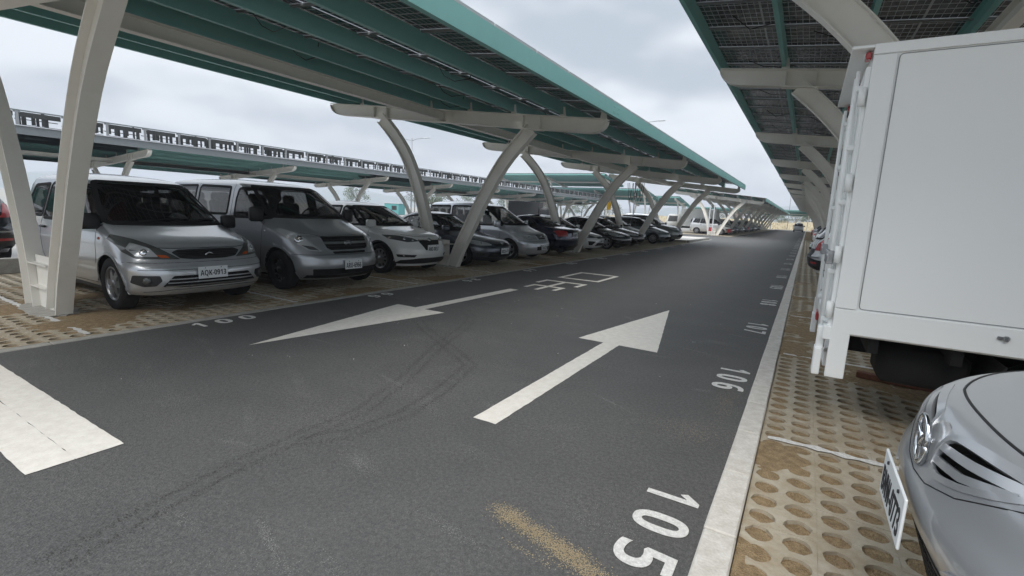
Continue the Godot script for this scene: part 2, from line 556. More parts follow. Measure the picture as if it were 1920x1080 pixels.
func make_ground() -> void:
	struct(sheet("ground", -900, 900, 120, -1500, -0.16, M.ground))
	struct(sheet("car_park_floor", -120, -13.4, 30, -132, -0.03, M.lot))
	struct(sheet("car_park_floor", 7.2, 40, 30, -132, -0.03, M.lot))
	struct(sheet("crossing_lane", -13.4, -6.35, -41.4, -52.6, -0.004, M.asphalt))
	struct(sheet("road", -6.35, -0.26, 14, -131, 0.0, M.asphalt))
	# pavers and their sand
	paver_field("paved_bays_by_kerb", -0.105, 20, 3.4, 180, -0.012, Rect2(-0.2, -14.0, 2.5, 13.0), 1.0)
	paver_field("paved_bays_across_lane", -6.5, 20, 3.4, 113, 0.002, Rect2(-9.3, -12.0, 2.9, 11.2), -1.0)
	sand_field("sand_fill", -0.105, 3.2, -0.6, -16.0, -0.012, 0.065, 5, -0.0045)
	sand_field("sand_fill", -10.5, -6.5, 0.4, -16.0, 0.002, 0.075, 15, 0.0)
	struct(sheet("paving_bed", -0.11, 7.2, 14, -131, -0.05, M.sand))
	struct(sheet("paving_bed", -13.4, -6.35, 14, -41.4, -0.05, M.sand))
	struct(sheet("paving_bed", -13.4, -6.35, -52.6, -131, -0.006, M.paver))
	# white kerb of separate blocks beside the near bays
	var root := Node3D.new()
	root.name = "kerb_blocks"
	add_child(root)
	struct(root)
	var z := 1.0
	var r := RandomNumberGenerator.new()
	r.seed = 3
	while z > -60.0:
		var l := 0.688
		var b := MB.new()
		b.bevel(Vector3.ZERO, Vector3(0.152, 0.16, l - 0.008), 0.008)
		put("kerb_block", b.mesh(), M.kerb, root, Transform3D(Basis(Vector3.UP, r.randf_range(-0.004, 0.004)), Vector3(-0.185 + r.randf_range(-0.003, 0.003), -0.062 + r.randf_range(-0.003, 0.003), z - l * 0.5)))
		z -= l
	var lb := MB.new()
	lb.bevel(Vector3(-0.185, -0.062, (z - 131.0) * 0.5), Vector3(0.152, 0.16, 131.0 + z), 0.008)
	put("distant_kerb", lb.mesh(), M.kerb, root)
	var edge := Node3D.new()
	edge.name = "flush_edging"
	add_child(edge)
	struct(edge)
	z = 5.0
	while z > -41.0:
		var b := MB.new()
		b.bevel(Vector3.ZERO, Vector3(0.12, 0.1, 1.325), 0.006)
		put("edging_stone", b.mesh(), M.concrete, edge, Transform3D(Basis(), Vector3(-6.42, -0.043 + r.randf_range(-0.002, 0.002), z - 0.665)))
		z -= 1.333
	# raised island between the two canopies across the lane
	var isl := Node3D.new()
	isl.name = "traffic_island"
	add_child(isl)
	struct(isl)
	var ib := MB.new()
	ib.bevel(Vector3(-9.9, 0.05, -37.2), Vector3(6.4, 0.2, 7.6), 0.02)
	put("island_top", ib.mesh(), M.kerb, isl)
	for k in 8:
		var kb := MB.new()
		kb.bevel(Vector3.ZERO, Vector3(0.16, 0.26, 0.94), 0.012)
		put("kerb_block", kb.mesh(), M.concrete, isl, Transform3D(Basis(), Vector3(-6.61, 0.03, -33.9 - 0.95 * k)))
	for k in 6:
		var kb := MB.new()
		kb.bevel(Vector3.ZERO, Vector3(0.98, 0.26, 0.16), 0.012)
		put("kerb_block", kb.mesh(), M.concrete, isl, Transform3D(Basis(), Vector3(-7.2 - k, 0.03, -33.3)))

func make_markings() -> void:
	var y := 0.004
	var g := "painted road markings"
	var a := flat_poly("painted_arrow", [Vector2(-1.97, -2.82), Vector2(-1.77, -2.82), Vector2(-1.77, -5.54), Vector2(-1.31, -5.54), Vector2(-1.83, -8.31), Vector2(-2.3, -5.54), Vector2(-1.97, -5.54)], y, M.road_paint, self, 0.003)
	tag(a, "white painted arrow on the asphalt pointing away along the lane", "arrow", g)
	a = flat_poly("painted_arrow", [Vector2(-4.94, -2.84), Vector2(-4.46, -5.53), Vector2(-4.83, -5.53), Vector2(-4.75, -8.2), Vector2(-4.95, -8.2), Vector2(-5.03, -5.53), Vector2(-5.4, -5.53)], y, M.road_paint, self, 0.003)
	tag(a, "white painted arrow on the asphalt with its long tip beside bay 100", "arrow", g)
	var s := thing("stop_bar", "wide white painted bar across the lane beside the curved post", "marking", Transform3D(), g)
	flat_poly("stripe", [Vector2(-6.2, -0.74), Vector2(-3.48, -0.74), Vector2(-3.48, -0.955), Vector2(-6.2, -0.955)], y, M.road_paint, s, 0.003)
	flat_poly("stripe", [Vector2(-6.2, -0.957), Vector2(-3.48, -0.957), Vector2(-3.48, -1.19), Vector2(-6.2, -1.19)], y, M.road_paint, s, 0.003)
	# the two characters for "exit", read when driving towards the bar
	var ch := thing("painted_word", "two large white painted characters on the asphalt beyond the arrows", "lettering", Transform3D(), g)
	var stroke := func(p: Vector2, q: Vector2, w: float) -> void:
		var t := (q - p).normalized()
		var n := Vector2(-t.y, t.x) * w * 0.5
		flat_poly("stroke", [p + n, q + n, q - n, p - n], y, M.road_paint, ch)
	var k := 0.095
	for e in [[-4.99, -10.55, -4.99, -12.0], [-4.03, -10.55, -4.03, -12.0]]: stroke.call(Vector2(e[0], e[1]), Vector2(e[2], e[3]), k)
	for e in [[-4.942, -10.62, -4.078, -10.62], [-4.942, -11.94, -4.078, -11.94]]: stroke.call(Vector2(e[0], e[1]), Vector2(e[2], e[3]), 0.14)
	stroke.call(Vector2(-4.53, -8.5), Vector2(-4.53, -9.85), k)
	for e in [[-4.86, -8.66, -4.86, -9.0], [-4.2, -8.66, -4.2, -9.0], [-4.99, -9.42, -4.99, -9.85], [-4.06, -9.42, -4.06, -9.85]]: stroke.call(Vector2(e[0], e[1]), Vector2(e[2], e[3]), k)
	for e in [[-4.908, -9.07, -4.578, -9.07], [-4.482, -9.07, -4.152, -9.07]]: stroke.call(Vector2(e[0], e[1]), Vector2(e[2], e[3]), 0.13)
	stroke.call(Vector2(-5.04, -9.92), Vector2(-4.01, -9.92), 0.13)
	# bay numbers
	for i in 22:
		var num := 105 + i
		var c := Vector3(-0.46, 0.004, -2.36 - 2.77 * i)
		var o := thing("bay_number", "white stencilled bay number %d beside the white kerb" % num, "number", Transform3D(Basis(Vector3.BACK, Vector3.RIGHT, Vector3.UP), c), "bay numbers beside the white kerb")
		var t := "%d" % num
		for d in 3: text_node(t[d], 0.28, 0.17 if t[d] != "1" else 0.1, 0.002, M.worn_paint, o, Transform3D(Basis(), Vector3((d - 1) * 0.3, 0, 0)), "digit")
	for i in 12:
		var num := 100 - i
		var c := Vector3(-6.16, 0.004, -3.24 - 2.66 * i)
		var o := thing("bay_number", "white stencilled bay number %d on the asphalt before the row of parked cars" % num, "number", Transform3D(Basis(Vector3.FORWARD, Vector3.LEFT, Vector3.UP), c), "bay numbers before the parked row")
		var t := "%d" % num
		for d in t.length(): text_node(t[d], 0.24, 0.17 if t[d] != "1" else 0.1, 0.002, M.worn_paint, o, Transform3D(Basis(), Vector3((d - (t.length() - 1) * 0.5) * 0.3, 0, 0)), "digit")
	# lines between the bays, painted over the pavers
	var r := RandomNumberGenerator.new()
	r.seed = 12
	for side in [0, 1]:
		for i in (9 if side == 0 else 12):
			var z: float = -3.83 - 2.77 * i if side == 0 else -1.95 - 2.667 * i
			var x0: float = -0.06 if side == 0 else -6.55
			var row := roundf((3.4 - z) / PITCH)
			z = 3.4 - row * PITCH
			var x1: float = 4.6 if side == 0 else -11.2
			var up := []
			var dn := []
			var n := 60
			for k2 in n + 1:
				var x := lerpf(x0, x1, float(k2) / n)
				var bulge := 0.016 * cos(TAU * (x - (-0.105 if side == 0 else -6.5)) / PITCH)
				up.append(Vector2(x, z - 0.03 - bulge + r.randf_range(-0.011, 0.011)))
				dn.append(Vector2(x, z + 0.03 + bulge + r.randf_range(-0.011, 0.011)))
			dn.reverse()
			var o := flat_poly("bay_line", up + dn, -0.003 if side == 0 else 0.011, M.worn_paint)
			tag(o, "thin white line painted on the pavers between bays " + ("beside the white kerb" if side == 0 else "in the row of parked cars"), "line", "bay lines " + ("beside the kerb" if side == 0 else "in the parked row"))

# sand, scuffs and tyre marks lying on the asphalt: flakes of matter, thickest where they were dropped
func flakes(called: String, label: String, spots: Array, m: Material, y: float, size: Vector2, sd: int, category := "stain") -> void:
	var b := MB.new()
	var r := RandomNumberGenerator.new()
	r.seed = sd
	for s in spots:   # [centre, half length, half width, turn, count]
		var c: Vector2 = s[0]
		var t := Vector2(cos(s[3]), sin(s[3]))
		var n := Vector2(-t.y, t.x)
		for k in s[4]:
			var p: Vector2 = c + t * (r.randfn(0.0, 0.42) * s[1]) + n * (r.randfn(0.0, 0.42) * s[2])
			var sz := r.randf_range(size.x, size.y)
			var a0 := r.randf() * TAU
			var q := []
			for e in 5:
				var a := a0 + TAU * e / 5
				q.append(Vector3(p.x + cos(a) * sz * r.randf_range(0.5, 1.3), y, p.y + sin(a) * sz * r.randf_range(0.5, 1.3)))
			for e in [1, 2, 3]: b.tri(q[0], q[e + 1], q[e])
	var o := put(called, b.mesh(), m, self)
	o.set_meta("kind", "stuff")
	tag(o, label, category)

func make_stains() -> void:
	var sandm := mat(rgb(172, 155, 124), 1.0)
	flakes("sand_stain", "ochre sand scattered on the asphalt below bay number 105", [[Vector2(-1.12, -1.97), 0.14, 0.08, 0.15, 1200], [Vector2(-0.95, -1.93), 0.18, 0.07, 0.1, 1500], [Vector2(-0.76, -1.88), 0.18, 0.08, 0.15, 1900], [Vector2(-0.6, -1.82), 0.14, 0.07, 0.1, 900], [Vector2(-0.9, -1.78), 0.2, 0.03, 0.1, 120]], sandm, 0.003, Vector2(0.001, 0.0034), 1)
	flakes("sand_scatter", "thin tan dust lying on the asphalt along the white kerb", [[Vector2(-0.55, -3.6), 0.3, 0.4, 1.4, 700], [Vector2(-0.42, -4.4), 0.12, 0.6, 0.0, 700], [Vector2(-0.7, -5.8), 0.5, 0.2, 0.1, 400], [Vector2(-0.9, -7.5), 0.6, 0.3, 0.2, 300]], sandm, 0.003, Vector2(0.001, 0.003), 2)
	var pale := mat(rgb(140, 139, 136), 1.0)
	var spots := []
	var r := RandomNumberGenerator.new()
	r.seed = 8
	for k in 90:
		spots.append([Vector2(r.randf_range(-5.9, -0.5), r.randf_range(-1.0, -11.0)), r.randf_range(0.1, 0.5), r.randf_range(0.02, 0.1), r.randf_range(-0.5, 0.5), r.randi_range(120, 420)])
	for k in 34:
		spots.append([Vector2(r.randf_range(-5.6, -0.7), r.randf_range(-1.3, -8.0)), r.randf_range(0.2, 0.6), r.randf_range(0.06, 0.22), r.randf_range(-0.8, 0.8), r.randi_range(500, 1100)])
	flakes("pale_scuffs", "pale grey scuffs and dust flecks spread over the asphalt lane", spots, pale, 0.003, Vector2(0.0008, 0.0026), 3)
	var dark := mat(rgb(60, 57, 53), 1.0)
	# muddy tyre tracks that swing across the lane
	var tracks := [
		[Vector2(-2.53, -0.57), Vector2(-2.61, -1.02), Vector2(-2.69, -1.47), Vector2(-2.71, -1.87), Vector2(-2.71, -2.41), Vector2(-2.95, -3.12), Vector2(-3.39, -4.1), Vector2(-3.69, -4.99), Vector2(-3.98, -5.58), Vector2(-4.35, -5.88)],
		[Vector2(-2.66, -1.83), Vector2(-2.48, -2.12), Vector2(-2.42, -2.57), Vector2(-2.52, -3.13), Vector2(-2.72, -3.8), Vector2(-3.3, -4.18), Vector2(-3.96, -4.56), Vector2(-4.4, -4.9)],
		[Vector2(-6.3, -5.05), Vector2(-6.1, -4.83), Vector2(-5.71, -4.69), Vector2(-5.3, -4.58)]]
	for ti in tracks.size():
		var sp := []
		var pts: Array = tracks[ti]
		for i in pts.size() - 1:
			var d: Vector2 = pts[i + 1] - pts[i]
			for off in [-0.055, 0.055]:
				var nn: Vector2 = Vector2(-d.y, d.x).normalized() * off
				var steps: int = int(d.length() / 0.05)
				for k in steps:
					sp.append([pts[i].lerp(pts[i + 1], (k + 0.5) / steps) + nn, 0.05, 0.045, d.angle(), 24])
		flakes("tyre_track", ["dark muddy tyre track curving across the whole lane", "second dark tyre track running beside the long one", "short dark tyre mark beside bay 99"][ti], sp, dark, 0.0035, Vector2(0.001, 0.0038), 20 + ti, "tyre mark")
	var wm := mat(rgb(214, 212, 206), 0.9)
	var ws := []
	for k in 40: ws.append([Vector2(r.randf_range(-6.0, -0.5), r.randf_range(-1.0, -14.0)), 0.04, 0.03, 0.0, r.randi_range(1, 4)])
	flakes("litter_flecks", "tiny white flecks of litter dotted over the asphalt", ws, wm, 0.005, Vector2(0.003, 0.009), 5, "litter")

# ---------------------------------------------------------------- canopies
func curve2(pts: Array, n: int) -> PackedVector2Array:   # Catmull-Rom through the points
	var out := PackedVector2Array()
	var m := pts.size() - 1
	for i in n + 1:
		var t := float(i) / n * m
		var k := mini(int(t), m - 1)
		var f := t - k
		var a: Vector2 = pts[maxi(k - 1, 0)]
		var b: Vector2 = pts[k]
		var c: Vector2 = pts[k + 1]
		var d: Vector2 = pts[mini(k + 2, m)]
		out.append(b.cubic_interpolate(c, a, d, f))
	return out

var panel_mesh: ArrayMesh
func make_panel(w: float, l: float) -> ArrayMesh:   # local x = across the roof, z = along it
	var b := MB.new()
	var h := 0.035
	var p := [Vector3(-l / 2, h, w / 2), Vector3(l / 2, h, w / 2), Vector3(l / 2, h, -w / 2), Vector3(-l / 2, h, -w / 2)]
	var q := []
	for v in p: q.append(Vector3(v.x, 0, v.z))
	var uv := [Vector2(0, 0), Vector2(0, 1), Vector2(1, 1), Vector2(1, 0)]
	b.quad_uv(p, uv)
	b.quad_uv([q[3], q[2], q[1], q[0]], [uv[3], uv[2], uv[1], uv[0]])
	for i in 4:
		var j := (i + 1) % 4
		b.quad_uv([q[i], q[j], p[j], p[i]], [Vector2.ZERO, Vector2.ZERO, Vector2.ZERO, Vector2.ZERO])
	return b.mesh()

# local axes: the roof's low edge is at x = xl, its high edge at xh < xl, and it runs along z
func canopy(label: String, at: Transform3D, frames: Array, z0: float, z1: float, o := {}) -> Node3D:
	var xl: float = o.get("xl", -3.9)
	var xh: float = o.get("xh", -12.68)
	var yl: float = o.get("yl", 3.55)
	var sl: float = o.get("slope", 0.105)
	var dep := 0.30
	var root := thing("solar_canopy", label, "canopy", at, o.get("group", "solar canopies over the parking rows"))
	var top := func(x: float) -> float: return yl + sl * (xl - x)
	# one frame, shared by all
	var ax := Transform3D()
	var bot := PackedVector2Array()
	var e := 0.42
	for i in 7:
		var a := PI * 0.5 * i / 6.0
		var x := xl - e * (1.0 - cos(a))
		bot.append(Vector2(x, top.call(x) - 0.03 - (dep - 0.03) * sin(a)))
	bot.append(Vector2((xl + xh) * 0.5, top.call((xl + xh) * 0.5) - dep))
	for i in 7:
		var a := PI * 0.5 * (6 - i) / 6.0
		var x := xh + e * (1.0 - cos(a))
		bot.append(Vector2(x, top.call(x) - 0.03 - (dep - 0.03) * sin(a)))
	var beam := MB.new()
	var web := bot.duplicate()
	web.append(Vector2(xh, top.call(xh)))
	web.append(Vector2(xl, top.call(xl)))
	beam.prism(web, Transform3D(Basis(), Vector3(0, 0, -0.006)), 0.012)
	beam.ribbon(bot, -0.008, 0.006, -0.1, 0.1)
	beam.ribbon(PackedVector2Array([Vector2(xl, top.call(xl)), Vector2(xh, top.call(xh))]), -0.012, 0.004, -0.1, 0.1)
	var topf: float = top.call(-5.75) - dep
	var topr: float = top.call(-10.62) - dep
	var front := []
	for p in [[-7.95, 0.0], [-7.74, 0.5], [-7.45, 1.05], [-7.02, 1.85], [-6.45, 2.72], [-5.75, 3.44]]: front.append(Vector2(p[0], p[1] / 3.44 * topf))
	var rear := []
	for p in [[-8.72, 0.0], [-8.80, 0.75], [-9.11, 1.79], [-9.58, 2.8], [-10.06, 3.42], [-10.62, 3.955]]: rear.append(Vector2(p[0], p[1] / 3.955 * topr))
	var arms := []
	for c in [front, rear]:
		var path := curve2(c, 18)
		var m := MB.new()
		m.ribbon(path, -0.14, 0.14, -0.007, 0.007)
		m.ribbon(path, 0.14, 0.155, -0.085, 0.085)
		m.ribbon(path, -0.155, -0.14, -0.085, 0.085)
		var head: Vector2 = path[-1]
		m.box(Vector3(head.x, head.y - 0.012, 0), Vector3(0.58, 0.024, 0.2), Basis(Vector3(0, 0, 1), -atan(sl)))
		arms.append(m.mesh())
	var small: bool = o.get("split", false)   # near canopies: each plate a part of its own
	var stiff_list := []
	for x in [-5.95, -5.5, -10.85, -10.35]:
		for sg in [-1, 1]:
			if stiff_list.is_empty() or small: stiff_list.append(MB.new())
			stiff_list[-1].box(Vector3(x, top.call(x) - dep * 0.5, sg * 0.053), Vector3(0.012, dep - 0.03, 0.088))
	var foot := MB.new()
	foot.box(Vector3(-8.30, 0.60, 0), Vector3(0.66, 0.014, 0.16))
	foot.box(Vector3(-8.33, 0.30, 0), Vector3(0.56, 0.014, 0.16))
	foot.box(Vector3(-8.33, 0.35, 0), Vector3(0.5, 0.7, 0.012))
	var px := []
	for i in 8: px.append(lerpf(xl + 0.22, xh - 0.02, i / 7.0) if i > 0 else xl + 0.17)
	var brk_list := []
	for i in 7:
		var x: float = clampf(px[i], xh + 0.06, xl - 0.1)
		if brk_list.is_empty() or small: brk_list.append(MB.new())
		brk_list[-1].prism(PackedVector2Array([Vector2(-0.08, 0), Vector2(0.08, 0), Vector2(0.045, 0.22), Vector2(-0.045, 0.22)]), Transform3D(Basis(), Vector3(x, top.call(x) + 0.004, -0.006)), 0.012)
	var pad := MB.new()
	var r := RandomNumberGenerator.new()
	r.seed = 5
	var ring := PackedVector2Array()
	for k in 22:
		var a := TAU * k / 22
		ring.append(Vector2(cos(a) * 0.62 * r.randf_range(0.85, 1.1), sin(a) * 0.26 * r.randf_range(0.8, 1.2)))
	pad.prism(ring, Transform3D(Basis(Vector3.RIGHT, Vector3(0, 0, -1), Vector3.UP), Vector3(-8.33, -0.03, 0)), 0.045)
	var bm := beam.mesh()
	var sms := stiff_list.map(func(q: MB) -> ArrayMesh: return q.mesh())
	var fm := foot.mesh()
	var kms := brk_list.map(func(q: MB) -> ArrayMesh: return q.mesh())
	var pm := pad.mesh()
	for z in frames:
		var t := Transform3D(Basis(), Vector3(0, 0, z))
		var b := put("roof_beam", bm, M.steel, root, t)
		for q in sms:
			var e2 := put("stiffener", q, M.steel, b)
			if not small: stuff(e2)
		for q in kms:
			var e2 := put("purlin_bracket", q, M.steel, b)
			if not small: stuff(e2)
		put("curved_arm", arms[0], M.steel, root, t)
		put("curved_arm", arms[1], M.steel, root, t)
		put("foot_plate", fm, M.steel, root, t)
		put("concrete_pad", pm, M.concrete, root, t)
	# purlins: deep teal channels along the roof, in lengths between the frames
	var cuts := [z0]
	for z in frames:
		if z < z0 - 0.5 and z > z1 + 0.5: cuts.append(z)
	cuts.append(z1)
	var half := 0.13
	for c in cuts.size() - 1:
		var za: float = cuts[c]
		var zb: float = cuts[c + 1]
		var ch := MB.new()
		var ll := za - zb - 0.006
		ch.box(Vector3(0, 0, 0), Vector3(0.01, half * 2.0, ll))
		ch.box(Vector3(-0.034, half - 0.005, 0), Vector3(0.058, 0.01, ll))
		ch.box(Vector3(-0.034, -half + 0.005, 0), Vector3(0.058, 0.01, ll))
		var chm := ch.mesh()
		for i in 8:
			if i == 0: continue
			var x: float = px[i]
			put("purlin", chm, M.teal, root, Transform3D(Basis(), Vector3(x, top.call(x) + 0.2, (za + zb) * 0.5)))
		var fa := MB.new()
		fa.box(Vector3(0, 0, 0), Vector3(0.012, 0.27, ll))
		fa.box(Vector3(-0.04, 0.13, 0), Vector3(0.068, 0.01, ll))
		fa.box(Vector3(-0.04, -0.13, 0), Vector3(0.068, 0.01, ll))
		for s in [-1, 1]:
			for q in 4: fa.box(Vector3(0.008, 0.05 - 0.1 * (q % 2), s * (ll * 0.5 - 0.08 - 0.07 * (q / 2))), Vector3(0.014, 0.022, 0.022))
		var fx: float = px[0]
		put("fascia", fa.mesh(), M.teal, root, Transform3D(Basis(), Vector3(fx, top.call(fx) + 0.2, (za + zb) * 0.5)))
		var tie := MB.new()
		tie.box(Vector3(0, 0.105, 0), Vector3(0.16, 0.012, ll - 0.02))
		tie.box(Vector3(0, -0.105, 0), Vector3(0.16, 0.012, ll - 0.02))
		tie.box(Vector3(0, 0, 0), Vector3(0.01, 0.2, ll - 0.02))
		put("tie_beam", tie.mesh(), M.steel, root, Transform3D(Basis(), Vector3(-8.38, top.call(-8.38) - 0.15, (za + zb) * 0.5)))
	if o.get("far_fascia", true):
		var hf := MB.new()
		hf.box(Vector3(0, 0, 0), Vector3(0.012, 0.2, z0 - z1))
		put("edge_channel", hf.mesh(), M.teal, root, Transform3D(Basis(), Vector3(xh - 0.06, top.call(xh - 0.06) + 0.21, (z0 + z1) * 0.5)))
	# solar modules
	var pw := 1.134
	var rows := 4
	var plen := (xl - xh + 0.36) / rows
	if panel_mesh == null: panel_mesh = make_panel(pw - 0.02, plen - 0.025)
	var n := int((z0 - z1) / pw)
	var tilt := Basis(Vector3(0, 0, 1), -atan(sl))
	var rest: Array[Transform3D] = []
	var order := []
	for j in n:
		for i in rows:
			var x: float = xl + 0.18 - plen * (i + 0.5)
			order.append(Transform3D(tilt, Vector3(x, top.call(x) + 0.345, z0 - pw * (j + 0.5) - 0.01)))
	if small:
		var rl := MB.new()
		rl.box(Vector3((xl + xh) * 0.5, top.call((xl + xh) * 0.5) + 0.318, 0), Vector3((xl - xh + 0.3) / cos(atan(sl)), 0.03, 0.045), tilt)
		var rlm := rl.mesh()
		for j in mini(n + 1, 60): put("module_rail", rlm, M.galv, root, Transform3D(Basis(), Vector3(0, 0, z0 - pw * j)))
	var most: int = o.get("parts", 280)
	var cp := at.affine_inverse() * Vector3(0, 1.5, 0)
	order.sort_custom(func(a: Transform3D, b: Transform3D) -> bool: return absf(a.origin.z - cp.z + 4.0) < absf(b.origin.z - cp.z + 4.0))
	for k in order.size():
		if k < most: put("solar_panel", panel_mesh, M.panel, root, order[k])
		else: rest.append(order[k])
	if rest.size():
		var mm := MultiMesh.new()
		mm.transform_format = MultiMesh.TRANSFORM_3D
		mm.mesh = panel_mesh
		mm.instance_count = rest.size()
		for i in rest.size(): mm.set_instance_transform(i, rest[i])
		var mi := MultiMeshInstance3D.new()
		mi.name = "distant_panels"
		mi.multimesh = mm
		mi.material_override = M.panel
		stuff(mi)
		root.add_child(mi)
	return root

func make_canopies() -> void:
	var zs := []
	for k in 5: zs.append(-2.17 - 8.0 * k)
	var c := canopy("teal and cream solar canopy on curved arms over the parked vans and sedans", Transform3D(), zs, 1.3, -35.2, {"split": true})
	# thin cables looping below the purlins
	for k in 7:
		var z := -3.0 - k * 1.37
		var x := -5.2 - (k % 3) * 1.15
		var y := 3.55 + 0.105 * (-3.9 - x) + 0.1
		var b := MB.new(0)
		b.tube([Vector3(x, y + 0.2, z), Vector3(x - 0.15, y - 0.0, z - 0.06), Vector3(x - 0.55, y + 0.02, z - 0.15), Vector3(x - 0.75, y + 0.12, z - 0.1), Vector3(x - 0.8, y + 0.26, z)], 0.007, 5)
		put("cable", b.mesh(), M.cable, c)
	# right hand canopy, its high edge over the lane
	zs = [-6.2]
	for k in 15: zs.append(-11.17 - 8.0 * k)
	c = canopy("solar canopy with its module undersides showing above the white box truck", Transform3D(Basis(), Vector3(10.15, 0.2, 0)), zs, -0.6, -128.0, {"xh": -12.06, "split": true})
	for k in 26:
		var r := RandomNumberGenerator.new()
		r.seed = 100 + k
		var z := -6.5 - k * 0.85
		var x := -11.6 + (k % 3) * 1.15
		var y := 3.55 + 0.105 * (-3.9 - x) + 0.2
		var b := MB.new(0)
		b.tube([Vector3(x, y + 0.1, z), Vector3(x + 0.25, y - 0.02 + r.randf_range(-0.08, 0.08), z - 0.2), Vector3(x + 0.6, y - 0.02 + r.randf_range(-0.1, 0.05), z - r.randf_range(0.1, 0.6)), Vector3(x + 1.0, y + 0.06, z - 0.5)], 0.008, 5)
		put("cable", b.mesh(), M.cable, c)
	# the row continues beyond the island
	zs = []
	for k in 10: zs.append(-54.2 - 8.0 * k)
	canopy("long solar canopy beyond the traffic island, shading the far parked cars", Transform3D(), zs, -53.2, -128.0, {"parts": 0})
	# the next row behind, turned the other way: its high edge and open racks face the lane
	zs = []
	for k in 10: zs.append(3.7 + 8.0 * k)
	c = canopy("grey-edged solar canopy behind the parked row with open racks along its high edge", Transform3D(Basis(Vector3.UP, PI), Vector3(-40.9, 0, 0)), zs, 78.0, -9.0, {"yl": 3.02, "slope": 0.078, "parts": 0, "far_fascia": false})
	var yh := 3.02 + 0.078 * 8.8
	var g := MB.new()
	g.box(Vector3(-12.78, yh + 0.2, 34.5), Vector3(0.02, 0.36, 87.0))
	put("edge_gutter", g.mesh(), M.gutter, c)
	g = MB.new()
	g.box(Vector3(-12.8, yh + 0.97, 34.5), Vector3(0.06, 0.05, 87.0))
	put("top_rail", g.mesh(), M.gutter, c)
	var r2 := RandomNumberGenerator.new()
	r2.seed = 44
	var bk := MB.new()
	bk.box(Vector3(0, 0.28, 0), Vector3(0.05, 0.57, 0.09))
	bk.box(Vector3(0.02, 0.53, 0), Vector3(0.06, 0.06, 0.2))
	var bkm := bk.mesh()
	var zz := -8.0
	while zz < 77.0:
		put("rack_bracket", bkm, M.galv, c, Transform3D(Basis(), Vector3(-12.8, yh + 0.385, zz)))
		var u := MB.new()
		var w := 1.5
		u.box(Vector3(0.25, 0.46, w * 0.5), Vector3(0.02, 0.2, w - 0.12))
		u.box(Vector3(0.3, 0.03, w * 0.5), Vector3(0.02, 0.05, w - 0.12))
		u.box(Vector3(0.6, r2.randf_range(0.2, 0.3), w * 0.5), Vector3(0.02, 0.03, w - 0.12))
		var q := 0.12
		while q < w - 0.1:
			var bw := r2.randf_range(0.03, 0.16)
			if r2.randf() < 0.86: u.box(Vector3(r2.randf_range(0.1, 0.6), r2.randf_range(0.22, 0.34), q), Vector3(0.05, r2.randf_range(0.3, 0.54), bw))
			q += bw + r2.randf_range(0.01, 0.05)
		put("rack_unit", u.mesh(), M.dark_box, c, Transform3D(Basis(), Vector3(-12.8, yh + 0.385, zz)))
		zz += 1.5
	# taller canopies standing crosswise farther back, and one closing the far end of the lane
	var turn := Basis(Vector3.UP, PI * 0.5)
	for s in [[-71.0, 8.0, -27.0, -47.5, "tall teal solar canopy standing crosswise behind the open-racked canopy"], [-74.0, 6.0, -21.5, -38.0, "lower teal solar canopy crosswise behind the island, below the tall one"], [-88.0, 5.6, -19.5, -30.0, "teal solar canopy crosswise at the left of the distant canopy row"]]:
		# world z = -local x + oz, world x = local z + ox
		var fr := []
		var l: float = s[2] - s[3]
		for k in 3: fr.append(-0.8 - k * (l - 1.6) * 0.5)
		canopy(s[4], Transform3D(turn, Vector3(s[2], 0, s[0] - 12.68)), fr, 0.0, -l, {"yl": s[1] - 1.75, "slope": 0.13, "parts": 0})
	canopy("teal solar canopy closing the far end of the lane before the dry grass", Transform3D(turn, Vector3(14.0, 0, -136.0 - 12.68)), [-6.0, -14.0, -22.0, -30.0, -38.0], 0.0, -42.0, {"parts": 0})

